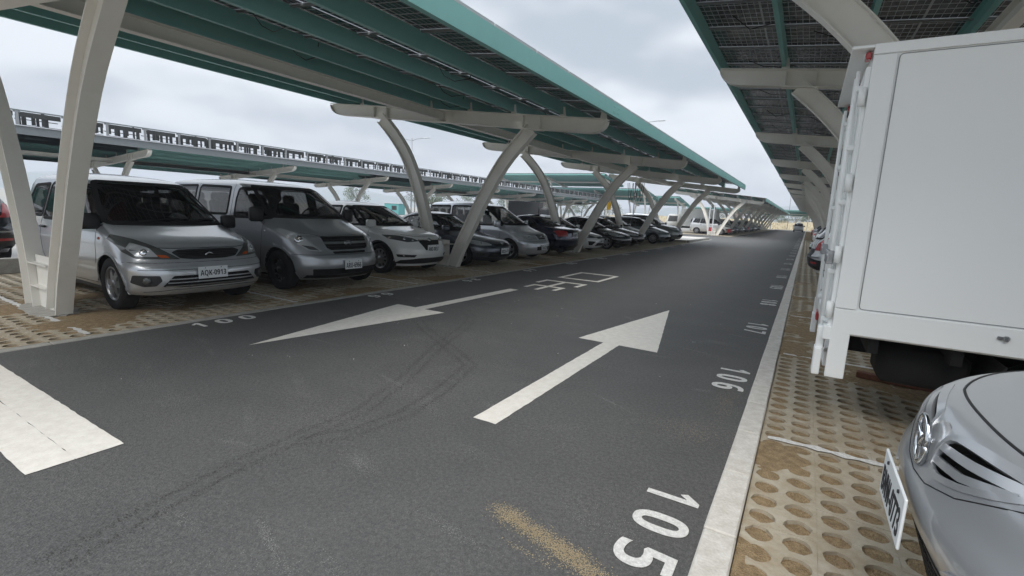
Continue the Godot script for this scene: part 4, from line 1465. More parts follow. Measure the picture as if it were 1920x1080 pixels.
func mpv_spec() -> Dictionary:
	return {
		"f": [[0.25, 2.16], [0.30, 2.24], [0.40, 2.29], [0.56, 2.285], [0.645, 2.25], [0.67, 2.2], [0.84, 2.12], [0.90, 2.04], [0.96, 1.86], [1.03, 1.58], [1.09, 1.36], [1.115, 1.27], [1.40, 0.83], [1.68, 0.43], [1.75, 0.2], [1.80, -0.25], [1.83, -0.7]],
		"r": [[0.2, -2.15], [0.35, -2.27], [0.6, -2.29], [1.0, -2.26], [1.2, -2.2], [1.6, -2.02], [1.73, -1.9], [1.79, -1.6], [1.83, -1.0]],
		"w": [[0.25, 0.80], [0.3, 0.84], [0.6, 0.885], [0.85, 0.88], [1.0, 0.86], [1.1, 0.83], [1.6, 0.71], [1.71, 0.66], [1.79, 0.52], [1.83, 0.2]],
		"cf": [[0.19, 0.42], [0.6, 0.5], [0.9, 0.6], [1.05, 0.55], [1.15, 0.42], [1.7, 0.3], [1.79, 0.2]],
		"cr": [[0.2, 0.4], [1.0, 0.35], [1.6, 0.3], [1.79, 0.2]],
		"q": 3.3, "wheel": [1.4, -1.3, 0.345], "track": 0.755, "tyre": 0.215, "rim": "six", "screen": [1.13, 1.68, 0.92], "back": [1.15, 1.58, 0.85],
		"windows": [[[1.02, 1.13], [0.66, 1.50], [0.46, 1.61], [0.02, 1.64], [0.02, 1.11]], [[-0.07, 1.11], [-0.07, 1.64], [-0.86, 1.64], [-0.95, 1.11]], [[-1.04, 1.14], [-0.96, 1.63], [-1.55, 1.6], [-1.80, 1.2], [-1.7, 1.14]]],
		"mirror": [1.0, 1.12], "mirror_size": 1.25, "mirror_mat": M.plastic, "seats": [0.1, -0.8, -1.6], "paint": paint(rgb(190, 193, 197), 0.6, 0.28), "glass": M.glass, "side_glass": M.glass,
		"handles": [[0.12, 0.98], [-0.85, 0.98]], "handle_mat": M.plastic,
		"pieces": [
			["headlight", "f", M.lamp_dark, [[0.36, 0.712], [0.78, 0.722], [0.85, 0.80], [0.868, 0.94], [0.82, 0.995], [0.70, 0.95], [0.54, 0.845]], true, 0.008],
			["turn_signal", "f", M.amber, [[0.47, 0.728], [0.56, 0.735], [0.6, 0.77], [0.5, 0.762]], true, 0.011],
			["lamp_reflector", "f", M.lamp, [[0.58, 0.745], [0.77, 0.75], [0.82, 0.84], [0.76, 0.91], [0.64, 0.85]], true, 0.0105],
			["grille", "f", M.plastic, [[-0.36, 0.835], [0.36, 0.835], [0.44, 0.80], [0.36, 0.725], [0.2, 0.705], [-0.2, 0.705], [-0.36, 0.725], [-0.44, 0.80]], false, 0.005],
			["lower_grille", "f", M.under, [[-0.48, 0.51], [0.48, 0.51], [0.5, 0.49], [0.60, 0.375], [0.4, 0.355], [-0.4, 0.355], [-0.60, 0.375], [-0.5, 0.49]], false, 0.005],
			["fog_lamp", "f", M.plastic, [[0.62, 0.515], [0.835, 0.52], [0.845, 0.42], [0.76, 0.375], [0.66, 0.385], [0.6, 0.45]], true, 0.006]],
		"strips": [
			["grille_slat", "f", M.trim, [[-0.38, 0.775], [0.38, 0.775]], 0.022, 0.013], ["grille_slat", "f", M.trim, [[-0.36, 0.745], [0.36, 0.745]], 0.016, 0.012], ["grille_slat", "f", M.trim, [[-0.38, 0.806], [0.38, 0.806]], 0.016, 0.012],
			["bumper_slat", "f", M.alloy, [[-0.53, 0.465], [0.53, 0.465]], 0.014, 0.012], ["bumper_slat", "f", M.alloy, [[-0.55, 0.42], [0.55, 0.42]], 0.014, 0.012], ["bumper_slat", "f", M.alloy, [[-0.57, 0.378], [0.57, 0.378]], 0.014, 0.012],
			["panel_gap", "f", M.trim, [[-0.87, 0.672], [0.87, 0.672]], 0.012, 0.003], ["panel_gap", "f", M.trim, [[-0.8, 0.585], [0.8, 0.585]], 0.008, 0.0025], ["panel_gap", "f", M.trim, [[-0.75, 0.3], [-0.45, 0.325], [0.45, 0.325], [0.75, 0.3]], 0.01, 0.003],
			["hood_gap", "f", M.trim, [[-0.6, 0.862], [-0.42, 0.848], [0.42, 0.848], [0.6, 0.862]], 0.01, 0.003],
			["door_gap", "s", M.trim, [[1.05, 1.08], [1.06, 0.7], [1.0, 0.32], [0.0, 0.3]], 0.01, 0.002], ["door_gap", "s", M.trim, [[-0.02, 1.66], [-0.02, 0.3]], 0.01, 0.002], ["door_gap", "s", M.trim, [[-0.98, 1.6], [-1.0, 1.08], [-0.95, 0.7], [-0.8, 0.3]], 0.01, 0.002],
			["rocker_trim", "s", M.plastic, [[1.05, 0.24], [-0.8, 0.24]], 0.05, 0.006]],
		"discs": [["lamp_bulb", "f", 0.70, 0.80, 0.045, 0.012, M.chrome, true], ["fog_bulb", "f", 0.735, 0.45, 0.05, 0.008, M.lamp_dark, true], ["side_repeater", "s", 1.15, 0.93, 0.018, 0.003, M.amber, false]],
		"plates": [["f", 0.03, 0.535, "AQK-0913", 0.03]]}

func van_spec() -> Dictionary:
	return {
		"f": [[0.2, 2.38], [0.3, 2.52], [0.45, 2.56], [0.6, 2.54], [0.66, 2.5], [0.8, 2.43], [0.93, 2.35], [1.0, 2.22], [1.1, 1.94], [1.19, 1.70], [1.23, 1.6], [1.5, 1.2], [1.76, 0.78], [1.84, 0.5], [1.89, 0.0], [1.92, -0.6]],
		"r": [[0.25, -2.4], [0.4, -2.53], [0.9, -2.56], [1.2, -2.52], [1.7, -2.38], [1.84, -2.25], [1.89, -1.8], [1.92, -1.0]],
		"w": [[0.2, 0.84], [0.35, 0.92], [0.7, 0.955], [1.0, 0.95], [1.2, 0.91], [1.7, 0.80], [1.82, 0.74], [1.88, 0.6], [1.92, 0.25]],
		"cf": [[0.2, 0.6], [0.6, 0.7], [0.95, 0.75], [1.15, 0.62], [1.28, 0.46], [1.8, 0.32], [1.92, 0.2]],
		"cr": [[0.2, 0.3], [1.92, 0.25]],
		"q": 2.8, "wheel": [1.74, -1.46, 0.35], "track": 0.82, "tyre": 0.215, "rim": "steel", "screen": [1.25, 1.77, 0.9], "back": [1.15, 1.7, 0.85],
		"windows": [[[1.42, 1.22], [1.1, 1.52], [0.8, 1.72], [0.45, 1.72], [0.4, 1.5], [0.42, 1.2]], [[0.16, 1.24], [0.16, 1.74], [-0.92, 1.76], [-0.92, 1.22]], [[-1.05, 1.22], [-1.05, 1.76], [-2.05, 1.74], [-2.1, 1.22]]],
		"mirror": [1.25, 1.25], "mirror_size": 1.5, "mirror_mat": M.plastic, "seats": [0.55, -0.5, -1.5], "paint": paint(rgb(156, 159, 163), 0.55, 0.3), "glass": M.glass, "side_glass": M.clear_glass,
		"handles": [[0.3, 1.02], [0.0, 1.02]], "handle_mat": M.trim,
		"pieces": [
			["headlight", "f", M.lamp, [[0.53, 0.70], [0.72, 0.72], [0.80, 0.80], [0.90, 0.95], [0.91, 1.04], [0.85, 1.06], [0.74, 0.98], [0.66, 0.84]], true, 0.008],
			["lower_lamp", "f", M.lamp_dark, [[0.57, 0.712], [0.7, 0.73], [0.78, 0.8], [0.64, 0.775]], true, 0.0105],
			["grille", "f", M.under, [[-0.48, 0.94], [0.48, 0.94], [0.44, 0.76], [0.38, 0.72], [-0.38, 0.72], [-0.44, 0.76]], false, 0.006],
			["air_slot", "f", M.under, [[-0.36, 0.695], [0.36, 0.695], [0.34, 0.655], [-0.34, 0.655]], false, 0.005],
			["lower_grille", "f", M.under, [[-0.7, 0.40], [0.7, 0.40], [0.68, 0.3], [-0.68, 0.3]], false, 0.006]],
		"strips": [
			["chrome_bar", "f", M.alloy, [[-0.46, 0.835], [0.46, 0.835]], 0.036, 0.016], ["grille_frame", "f", M.alloy, [[-0.49, 0.95], [0.49, 0.95], [0.45, 0.75], [0.38, 0.71], [-0.38, 0.71], [-0.45, 0.75], [-0.49, 0.95]], 0.014, 0.011],
			["grille_slat", "f", M.plastic, [[-0.45, 0.89], [0.45, 0.89]], 0.018, 0.012], ["grille_slat", "f", M.plastic, [[-0.42, 0.78], [0.42, 0.78]], 0.018, 0.012],
			["panel_gap", "f", M.trim, [[-0.9, 0.645], [-0.5, 0.64], [0.5, 0.64], [0.9, 0.645]], 0.01, 0.003],
			["hood_gap", "f", M.trim, [[-0.7, 1.0], [-0.5, 0.965], [0.5, 0.965], [0.7, 1.0]], 0.01, 0.003],
			["bumper_lip", "f", M.trim, [[-0.75, 0.265], [0.75, 0.265]], 0.05, 0.012],
			["door_gap", "s", M.trim, [[1.35, 1.15], [1.3, 0.7], [1.2, 0.32], [0.3, 0.3]], 0.01, 0.002], ["door_gap", "s", M.trim, [[0.28, 1.8], [0.28, 0.3]], 0.01, 0.002], ["door_gap", "s", M.trim, [[-0.98, 1.8], [-0.98, 0.3]], 0.01, 0.002], ["slide_rail", "s", M.trim, [[-1.0, 0.98], [-2.2, 0.98]], 0.02, 0.004]],
		"discs": [["lamp_bulb", "f", 0.78, 0.90, 0.07, 0.012, M.chrome, true], ["side_repeater", "s", 1.42, 1.0, 0.02, 0.003, M.lamp, false]],
		"plates": [["f", 0.0, 0.46, "ARU-6966", 0.02]]}

func crossover_spec() -> Dictionary:
	return {
		"f": [[0.2, 2.0], [0.3, 2.1], [0.45, 2.14], [0.6, 2.13], [0.72, 2.06], [0.84, 1.98], [0.9, 1.86], [0.98, 1.5], [1.03, 1.2], [1.06, 1.08], [1.3, 0.62], [1.5, 0.18], [1.56, -0.1], [1.6, -0.6]],
		"r": [[0.25, -2.0], [0.4, -2.12], [0.7, -2.15], [1.0, -2.1], [1.15, -1.98], [1.4, -1.7], [1.52, -1.45], [1.57, -1.2], [1.6, -0.8]],
		"w": [[0.2, 0.78], [0.35, 0.86], [0.65, 0.885], [0.9, 0.87], [1.03, 0.82], [1.42, 0.66], [1.52, 0.58], [1.57, 0.42], [1.6, 0.2]],
		"cf": [[0.2, 0.6], [0.6, 0.72], [0.95, 0.72], [1.08, 0.5], [1.5, 0.3], [1.6, 0.2]],
		"cr": [[0.2, 0.4], [1.1, 0.4], [1.6, 0.25]],
		"q": 2.6, "wheel": [1.3, -1.3, 0.34], "track": 0.76, "tyre": 0.21, "rim": "ten", "screen": [1.08, 1.48, 0.9], "back": [1.12, 1.45, 0.82],
		"windows": [[[0.95, 1.07], [0.6, 1.3], [0.3, 1.43], [-0.1, 1.47], [-0.1, 1.05]], [[-0.19, 1.05], [-0.19, 1.47], [-0.8, 1.45], [-1.15, 1.3], [-1.3, 1.14]]],
		"mirror": [0.9, 1.08], "paint": paint(rgb(226, 227, 226), 0.0, 0.35), "lip": M.plastic,
		"pieces": [
			["headlight", "f", M.lamp_dark, [[0.32, 0.76], [0.6, 0.74], [0.83, 0.80], [0.855, 0.88], [0.7, 0.875], [0.45, 0.82]], true, 0.008],
			["grille", "f", M.trim, [[-0.34, 0.80], [0.34, 0.80], [0.33, 0.74], [0.22, 0.56], [-0.22, 0.56], [-0.33, 0.74]], false, 0.006],
			["fog_lamp", "f", M.plastic, [[0.46, 0.46], [0.80, 0.47], [0.78, 0.41], [0.5, 0.405]], true, 0.006],
			["lower_bumper", "f", M.plastic, [[-0.78, 0.26], [0.78, 0.26], [0.74, 0.34], [0.4, 0.38], [-0.4, 0.38], [-0.74, 0.34]], false, 0.008]],
		"strips": [["chrome_bar", "f", M.chrome, [[-0.34, 0.785], [0.34, 0.785]], 0.022, 0.016], ["panel_gap", "f", M.trim, [[-0.6, 0.9], [-0.4, 0.865], [0.4, 0.865], [0.6, 0.9]], 0.012, 0.003], ["door_gap", "s", M.trim, [[0.95, 1.0], [0.92, 0.4], [-0.14, 0.34], [-0.14, 1.05]], 0.01, 0.002]],
		"discs": [["lamp_bulb", "f", 0.62, 0.81, 0.035, 0.012, M.chrome, true], ["lamp_bulb", "f", 0.47, 0.785, 0.028, 0.012, M.chrome, true], ["fog_bulb", "f", 0.7, 0.44, 0.025, 0.01, M.chrome, true], ["emblem", "f", 0.0, 0.785, 0.05, 0.02, M.chrome, false]],
		"plates": [["f", 0.0, 0.6, "AWZ-0853", 0.03]]}

func sedan_spec() -> Dictionary:
	return {
		"f": [[0.17, 2.1], [0.25, 2.2], [0.42, 2.25], [0.55, 2.23], [0.64, 2.14], [0.71, 1.98], [0.80, 1.6], [0.89, 1.15], [0.92, 1.02], [1.18, 0.5], [1.36, 0.12], [1.41, -0.15], [1.44, -0.5]],
		"r": [[0.2, -2.1], [0.35, -2.22], [0.6, -2.25], [0.85, -2.22], [0.96, -2.15], [1.0, -1.85], [1.03, -1.6], [1.18, -1.25], [1.34, -0.88], [1.41, -0.7], [1.44, -0.55]],
		"w": [[0.17, 0.75], [0.3, 0.84], [0.6, 0.875], [0.8, 0.86], [0.92, 0.81], [1.3, 0.61], [1.37, 0.54], [1.42, 0.36], [1.44, 0.15]],
		"cf": [[0.17, 0.65], [0.6, 0.78], [0.85, 0.7], [0.96, 0.5], [1.36, 0.3], [1.44, 0.2]],
		"cr": [[0.2, 0.45], [0.95, 0.5], [1.1, 0.4], [1.44, 0.25]],
		"q": 2.5, "wheel": [1.38, -1.32, 0.315], "track": 0.755, "tyre": 0.2, "rim": "five", "screen": [0.95, 1.33, 0.9], "back": [1.06, 1.33, 0.84],
		"windows": [[[0.82, 0.95], [0.45, 1.16], [0.18, 1.27], [-0.2, 1.31], [-0.2, 0.94]], [[-0.28, 0.94], [-0.28, 1.31], [-0.72, 1.25], [-1.0, 1.08], [-1.12, 0.97]]],
		"mirror": [0.78, 0.95], "paint": paint(rgb(70, 74, 84), 0.6, 0.3),
		"pieces": [
			["headlight", "f", M.lamp, [[0.42, 0.60], [0.7, 0.585], [0.83, 0.64], [0.84, 0.71], [0.7, 0.715], [0.5, 0.66]], true, 0.008],
			["grille", "f", M.trim, [[-0.36, 0.635], [0.36, 0.635], [0.33, 0.565], [-0.33, 0.565]], false, 0.006],
			["lower_grille", "f", M.under, [[-0.5, 0.40], [0.5, 0.40], [0.58, 0.29], [-0.58, 0.29]], false, 0.006],
			["fog_lamp", "f", M.plastic, [[0.6, 0.40], [0.78, 0.41], [0.76, 0.32], [0.64, 0.31]], true, 0.006],
			["tail_light", "r", M.red_lamp, [[0.5, 0.72], [0.83, 0.70], [0.83, 0.88], [0.74, 0.92], [0.5, 0.9]], true, 0.008]],
		"strips": [["panel_gap", "f", M.trim, [[-0.7, 0.73], [-0.4, 0.672], [0.4, 0.672], [0.7, 0.73]], 0.012, 0.003], ["boot_gap", "r", M.trim, [[-0.5, 0.94], [-0.48, 0.62], [0.48, 0.62], [0.5, 0.94]], 0.012, 0.003], ["bumper_gap", "r", M.trim, [[-0.85, 0.56], [0.85, 0.56]], 0.012, 0.003], ["door_gap", "s", M.trim, [[0.82, 0.9], [0.8, 0.34], [-0.24, 0.3], [-0.24, 0.94]], 0.01, 0.002]],
		"discs": [["lamp_bulb", "f", 0.66, 0.645, 0.035, 0.012, M.chrome, true], ["emblem", "f", 0.0, 0.63, 0.04, 0.018, M.chrome, false]],
		"plates": []}

func people_carrier_spec() -> Dictionary:
	var s := mpv_spec()
	s.f = [[0.19, 2.14], [0.25, 2.22], [0.40, 2.27], [0.55, 2.26], [0.65, 2.2], [0.8, 2.1], [0.86, 1.98], [0.94, 1.72], [1.02, 1.5], [1.07, 1.4], [1.40, 0.85], [1.66, 0.4], [1.72, 0.15], [1.77, -0.25], [1.80, -0.7]]
	s.r = [[0.2, -2.15], [0.35, -2.24], [0.6, -2.27], [1.0, -2.25], [1.6, -2.12], [1.71, -2.0], [1.77, -1.6], [1.80, -1.0]]
	s.w = [[0.19, 0.76], [0.3, 0.82], [0.6, 0.86], [0.9, 0.85], [1.05, 0.81], [1.62, 0.71], [1.71, 0.65], [1.77, 0.5], [1.80, 0.2]]
	s.cf = [[0.19, 0.6], [0.6, 0.7], [0.9, 0.72], [1.1, 0.46], [1.7, 0.3], [1.80, 0.2]]
	s.screen = [1.1, 1.64, 0.9]
	s.windows = [[[1.15, 1.06], [0.85, 1.3], [0.5, 1.58], [0.05, 1.62], [0.05, 1.04]], [[-0.05, 1.04], [-0.05, 1.63], [-0.95, 1.63], [-0.95, 1.04]], [[-1.05, 1.06], [-1.05, 1.63], [-1.95, 1.6], [-2.0, 1.08]]]
	s.wheel = [1.42, -1.28, 0.32]
	s.track = 0.735
	s.mirror = [1.02, 1.08]
	s.paint = paint(rgb(198, 202, 208), 0.5, 0.3)
	s.mirror_mat = s.paint
	s.rim = "five"
	s.side_glass = M.clear_glass
	s.pieces = [
		["headlight", "f", M.lamp, [[0.34, 0.66], [0.78, 0.67], [0.83, 0.74], [0.83, 0.84], [0.74, 0.86], [0.34, 0.78]], true, 0.008],
		["grille", "f", M.trim, [[-0.27, 0.81], [0.27, 0.81], [0.2, 0.67], [-0.2, 0.67]], false, 0.007],
		["lower_grille", "f", M.under, [[-0.4, 0.45], [0.4, 0.45], [0.38, 0.33], [-0.38, 0.33]], false, 0.006]]
	s.strips = [["grille_slat", "f", M.alloy, [[-0.25, 0.77], [0.25, 0.77]], 0.014, 0.014], ["grille_slat", "f", M.alloy, [[-0.23, 0.72], [0.23, 0.72]], 0.014, 0.014], ["panel_gap", "f", M.trim, [[-0.82, 0.62], [0.82, 0.62]], 0.012, 0.003], ["panel_gap", "f", M.trim, [[-0.8, 0.5], [0.8, 0.5]], 0.01, 0.003], ["door_gap", "s", M.trim, [[1.1, 1.02], [1.05, 0.32], [0.0, 0.3], [0.0, 1.64]], 0.01, 0.002]]
	s.discs = [["emblem", "f", 0.0, 0.765, 0.04, 0.02, M.chrome, false], ["lamp_bulb", "f", 0.6, 0.74, 0.05, 0.012, M.chrome, true]]
	s.handles = [[0.15, 0.95]]
	s.plates = [["f", 0.0, 0.42, "7N-6329", 0.02]]
	return s

func hatch_spec() -> Dictionary:
	var s := sedan_spec()
	s.f = [[0.18, 1.9], [0.25, 2.0], [0.42, 2.05], [0.6, 2.02], [0.72, 1.9], [0.8, 1.72], [0.9, 1.35], [0.97, 1.12], [1.25, 0.62], [1.45, 0.2], [1.5, -0.1], [1.53, -0.5]]
	s.r = [[0.2, -1.9], [0.35, -2.02], [0.7, -2.05], [1.0, -1.98], [1.3, -1.75], [1.44, -1.55], [1.5, -1.2], [1.53, -0.8]]
	s.w = [[0.18, 0.74], [0.3, 0.82], [0.65, 0.85], [0.9, 0.82], [1.0, 0.78], [1.38, 0.63], [1.46, 0.55], [1.5, 0.4], [1.53, 0.18]]
	s.screen = [1.0, 1.42, 0.9]
	s.back = [1.05, 1.4, 0.82]
	s.windows = [[[0.9, 1.0], [0.5, 1.25], [0.25, 1.38], [-0.15, 1.41], [-0.15, 0.98]], [[-0.24, 0.98], [-0.24, 1.41], [-0.85, 1.38], [-1.15, 1.2], [-1.25, 1.05]]]
	s.mirror = [0.85, 1.0]
	s.wheel = [1.25, -1.25, 0.31]
	s.track = 0.735
	s.rim = "ten"
	s.seats = [0.1, -0.75]
	s.pieces = [
		["headlight", "f", M.lamp, [[0.46, 0.66], [0.7, 0.64], [0.82, 0.72], [0.835, 0.84], [0.76, 0.85], [0.56, 0.74]], true, 0.008],
		["grille", "f", M.trim, [[-0.34, 0.68], [0.34, 0.68], [0.32, 0.6], [-0.32, 0.6]], false, 0.006],
		["lower_grille", "f", M.under, [[-0.46, 0.45], [0.46, 0.45], [0.56, 0.3], [-0.56, 0.3]], false, 0.006],
		["fog_lamp", "f", M.plastic, [[0.6, 0.43], [0.76, 0.44], [0.74, 0.34], [0.64, 0.33]], true, 0.006],
		["tail_light", "r", M.red_lamp, [[0.56, 0.78], [0.8, 0.76], [0.78, 1.02], [0.6, 1.0]], true, 0.008]]
	s.discs = [["lamp_bulb", "f", 0.7, 0.735, 0.04, 0.012, M.chrome, true], ["emblem", "f", 0.0, 0.67, 0.04, 0.018, M.chrome, false]]
	return s

func suv_spec() -> Dictionary:
	var s := crossover_spec()
	s.f = [[0.25, 2.1], [0.35, 2.2], [0.5, 2.25], [0.68, 2.23], [0.82, 2.15], [0.95, 2.05], [1.0, 1.9], [1.07, 1.5], [1.12, 1.15], [1.4, 0.72], [1.6, 0.35], [1.66, 0.05], [1.7, -0.5]]
	s.r = [[0.3, -2.05], [0.42, -2.22], [0.7, -2.27], [0.8, -2.2], [1.05, -2.18], [1.2, -2.1], [1.5, -1.85], [1.62, -1.65], [1.67, -1.3], [1.7, -0.8]]
	s.w = [[0.25, 0.8], [0.4, 0.88], [0.7, 0.905], [1.0, 0.89], [1.1, 0.85], [1.52, 0.7], [1.62, 0.62], [1.67, 0.45], [1.7, 0.2]]
	s.wheel = [1.35, -1.27, 0.355]
	s.track = 0.775
	s.screen = [1.15, 1.58, 0.9]
	s.back = [1.18, 1.52, 0.84]
	s.windows = [[[1.0, 1.13], [0.7, 1.4], [0.45, 1.53], [0.0, 1.56], [0.0, 1.11]], [[-0.09, 1.11], [-0.09, 1.56], [-0.85, 1.55], [-0.95, 1.12]], [[-1.04, 1.13], [-0.98, 1.55], [-1.4, 1.5], [-1.75, 1.2]]]
	s.mirror = [0.98, 1.14]
	s.pieces = [
		["headlight", "f", M.lamp, [[0.4, 0.82], [0.8, 0.82], [0.86, 0.9], [0.86, 0.99], [0.6, 0.97]], true, 0.008],
		["grille", "f", M.trim, [[-0.34, 0.94], [0.34, 0.94], [0.3, 0.78], [-0.3, 0.78]], false, 0.006],
		["lower_grille", "f", M.under, [[-0.5, 0.54], [0.5, 0.54], [0.58, 0.4], [-0.58, 0.4]], false, 0.006],
		["tail_light", "r", M.red_lamp, [[0.62, 0.86], [0.85, 0.86], [0.84, 1.2], [0.74, 1.22], [0.68, 1.0]], true, 0.01],
		["rear_bumper", "r", M.plastic, [[-0.84, 0.34], [0.84, 0.34], [0.88, 0.6], [0.5, 0.66], [-0.5, 0.66], [-0.88, 0.6]], false, 0.012],
		["reflector", "r", M.red_lamp, [[0.58, 0.5], [0.8, 0.5], [0.8, 0.55], [0.58, 0.55]], true, 0.018]]
	s.strips = [["boot_gap", "r", M.trim, [[-0.62, 1.16], [-0.6, 0.7], [0.6, 0.7], [0.62, 1.16]], 0.012, 0.003], ["bumper_step", "r", M.alloy, [[-0.86, 0.68], [0.86, 0.68]], 0.03, 0.014], ["door_gap", "s", M.trim, [[0.98, 1.06], [0.95, 0.4], [-0.05, 0.36], [-0.05, 1.1]], 0.01, 0.002]]
	s.discs = [["emblem", "r", 0.0, 1.0, 0.05, 0.012, M.chrome, false]]
	s.plates = []
	return s

func face_road(cx: float, cz: float, turn := 0.0) -> Transform3D:
	return Transform3D(Basis(Vector3.UP, turn), Vector3(cx, 0.006, cz))

func make_cars() -> void:
	var g := "cars parked across the lane"
	var c := car("parked_minivan", "silver minivan with plate AQK-0913 parked beside the cream curved post", "minivan", mpv_spec(), face_road(-9.15, -3.52), g)
	var cloth := MB.new(0)
	cloth.bevel(Vector3(0.0, 1.2, 0.36), Vector3(0.16, 0.55, 0.5), 0.06, Basis(Vector3.BACK, 0.16))
	put("seat_cover", cloth.mesh(), M.red_cloth, c)
	emblem(c, mpv_spec(), "f", 0.765, 0.0, "chevron")
	c = car("parked_van", "grey passenger van with plate ARU-6966 beside the silver minivan", "van", van_spec(), face_road(-9.48, -5.95), g)
	emblem(c, van_spec(), "f", 0.835, 0.0, "slanted")
	car("parked_crossover", "white compact crossover between the grey van and a curved post", "crossover", crossover_spec(), face_road(-9.5, -8.65), g)
	var s := sedan_spec()
	s.side_glass = M.clear_glass
	s.plates = [["f", 0.0, 0.44, "8825-F7", 0.02]]
	car("parked_sedan", "dark grey sedan half hidden behind the curved post beside the white crossover", "sedan", s, face_road(-9.3, -11.3), g)
	car("parked_people_carrier", "silver people carrier between the dark grey and the navy sedans", "people carrier", people_carrier_spec(), face_road(-9.5, -14.0), g)
	s = sedan_spec()
	s.paint = paint(rgb(24, 30, 56), 0.45, 0.25)
	s.plates = [["r", 0.0, 0.77, "9A-3872", 0.015]]
	car("parked_sedan", "navy sedan parked nose in with red tail lights towards the lane", "sedan", s, face_road(-9.55, -16.6, PI), g)
	s = sedan_spec()
	s.paint = paint(rgb(226, 227, 226), 0.0, 0.35)
	s.pieces[0] = ["headlight", "f", M.lamp_dark, [[0.36, 0.6], [0.7, 0.585], [0.83, 0.66], [0.84, 0.73], [0.62, 0.72]], true, 0.008]
	s.pieces[3] = ["air_duct", "f", M.under, [[0.48, 0.45], [0.74, 0.46], [0.7, 0.3], [0.6, 0.3]], true, 0.006]
	s.pieces[2] = ["lower_grille", "f", M.under, [[-0.36, 0.40], [0.36, 0.40], [0.48, 0.27], [-0.48, 0.27]], false, 0.006]
	s.plates = [["f", 0.0, 0.47, "RBX-2105", 0.02]]
	car("parked_sedan", "white sedan with black air intakes behind a curved post beside the navy sedan", "sedan", s, face_road(-9.5, -19.3), g)
	s = sedan_spec()
	s.paint = paint(rgb(18, 19, 22), 0.3, 0.2)
	car("parked_sedan", "black sedan parked between the white sedan and a dark brown one", "sedan", s, face_road(-9.15, -22.0), g)
	s = sedan_spec()
	s.paint = paint(rgb(44, 34, 34), 0.4, 0.25)
	car("parked_sedan", "dark brown sedan parked just past the black one", "sedan", s, face_road(-9.3, -24.6), g)
	s = hatch_spec()
	s.paint = paint(rgb(206, 208, 208), 0.3, 0.32)
	car("parked_hatchback", "white hatchback mostly hidden behind the grey hatchback", "hatchback", s, face_road(-9.75, -27.2), g)
	s = hatch_spec()
	s.paint = paint(rgb(100, 108, 112), 0.65, 0.3)
	car("parked_hatchback", "grey hatchback with bright alloy wheels near the raised island", "hatchback", s, face_road(-8.95, -29.6), g)
	s = suv_spec()
	s.paint = paint(rgb(122, 126, 124), 0.6, 0.3)
	car("parked_crossover", "grey crossover parked last in the row beside the raised island", "crossover", s, face_road(-9.0, -32.1), g)
	s = suv_spec()
	s.paint = paint(rgb(22, 24, 34), 0.4, 0.25)
	s.pieces[3] = ["tail_light", "r", M.red_lamp, [[0.62, 0.95], [0.85, 0.95], [0.84, 1.2], [0.74, 1.22], [0.68, 1.0]], true, 0.01]
	car("parked_crossover", "dark crossover with red tail lights behind the low concrete wheel stops", "crossover", s, face_road(-15.55, -2.3, PI), "")
	# beside the white kerb
	g = "cars parked beside the white kerb"
	s = suv_spec()
	s.paint = paint(rgb(216, 218, 220), 0.2, 0.33)
	s.pieces.append(["lower_tail", "r", M.plastic, [[-0.6, 0.68], [0.6, 0.68], [0.62, 0.9], [-0.62, 0.9]], false, 0.006])
	s.plates = [["r", 0.0, 0.56, "BCD-7718", 0.03]]
	car("parked_crossover", "white crossover with red tail lights parked beyond the box truck", "crossover", s, face_road(0.1 + 2.27, -16.2, 0.0), g)
	s = sedan_spec()
	s.paint = paint(rgb(176, 190, 182), 0.5, 0.32)
	car("parked_sedan", "pale green sedan facing the lane beyond the white crossover", "sedan", s, face_road(0.2 + 2.25, -29.8, PI), g)
	s = hatch_spec()
	s.paint = paint(rgb(222, 223, 222), 0.0, 0.35)
	var w := car("parked_hatchback", "white hatchback with red lamps beyond the pale green sedan", "hatchback", s, face_road(0.5 + 2.05, -35.4, 0.0), g)
	# copies far along both rows
	var far_group := "cars parked under the far canopy"
	var kinds := [w, find_child("parked_sedan", false, false), find_child("parked_minivan", false, false), find_child("parked_crossover", false, false)]
	var cols := [rgb(170, 30, 34), rgb(170, 174, 178), rgb(40, 42, 50), rgb(120, 124, 130), rgb(225, 226, 226), rgb(20, 21, 24)]
	var names := ["red", "silver", "charcoal", "grey", "white", "black"]
	var types := ["hatchback", "sedan", "minivan", "crossover"]
	for k in 16:
		var src: Node3D = kinds[[1, 0, 3, 1, 2, 0, 1, 3][k % 8]]
		var ci: int = [1, 2, 3, 5, 1, 4, 2, 0, 3, 1, 5, 4][k % 12]
		far_copy(src, face_road(-9.4, -61.0 - 2.667 * k - (0.4 if k > 6 else 0.0), 0.0), cols[ci], "%s %s under the far canopy beyond the island" % [names[ci], types[kinds.find(src)]], types[kinds.find(src)], far_group)
	for k in 7:
		var src: Node3D = kinds[[2, 1, 0, 3][k % 4]]
		var ci: int = [5, 4, 1, 3, 2, 0, 4][k]
		far_copy(src, face_road(2.7, -41.0 - 5.6 * k, PI if k % 2 == 0 else 0.0), cols[ci], "%s %s beside the kerb far along the lane" % [names[ci], types[kinds.find(src)]], types[kinds.find(src)], "far cars beside the kerb")
	var red := far_copy(kinds[2], face_road(-9.2, -57.6), cols[4], "white minivan with a red lower half under the far canopy", "minivan", far_group)
	var body := Body.new()
	body.setup(mpv_spec())
	put("red_skirt", patch(body, "f", [[-0.84, 0.3], [0.84, 0.3], [0.86, 0.64], [-0.86, 0.64]], 0.02), M.red_lamp, red)
	far_copy(kinds[2], Transform3D(Basis(Vector3.UP, PI * 0.5), Vector3(-1.45, 0.006, -113.0)), cols[1], "silver minivan driving away at the far end of the lane", "minivan", "")

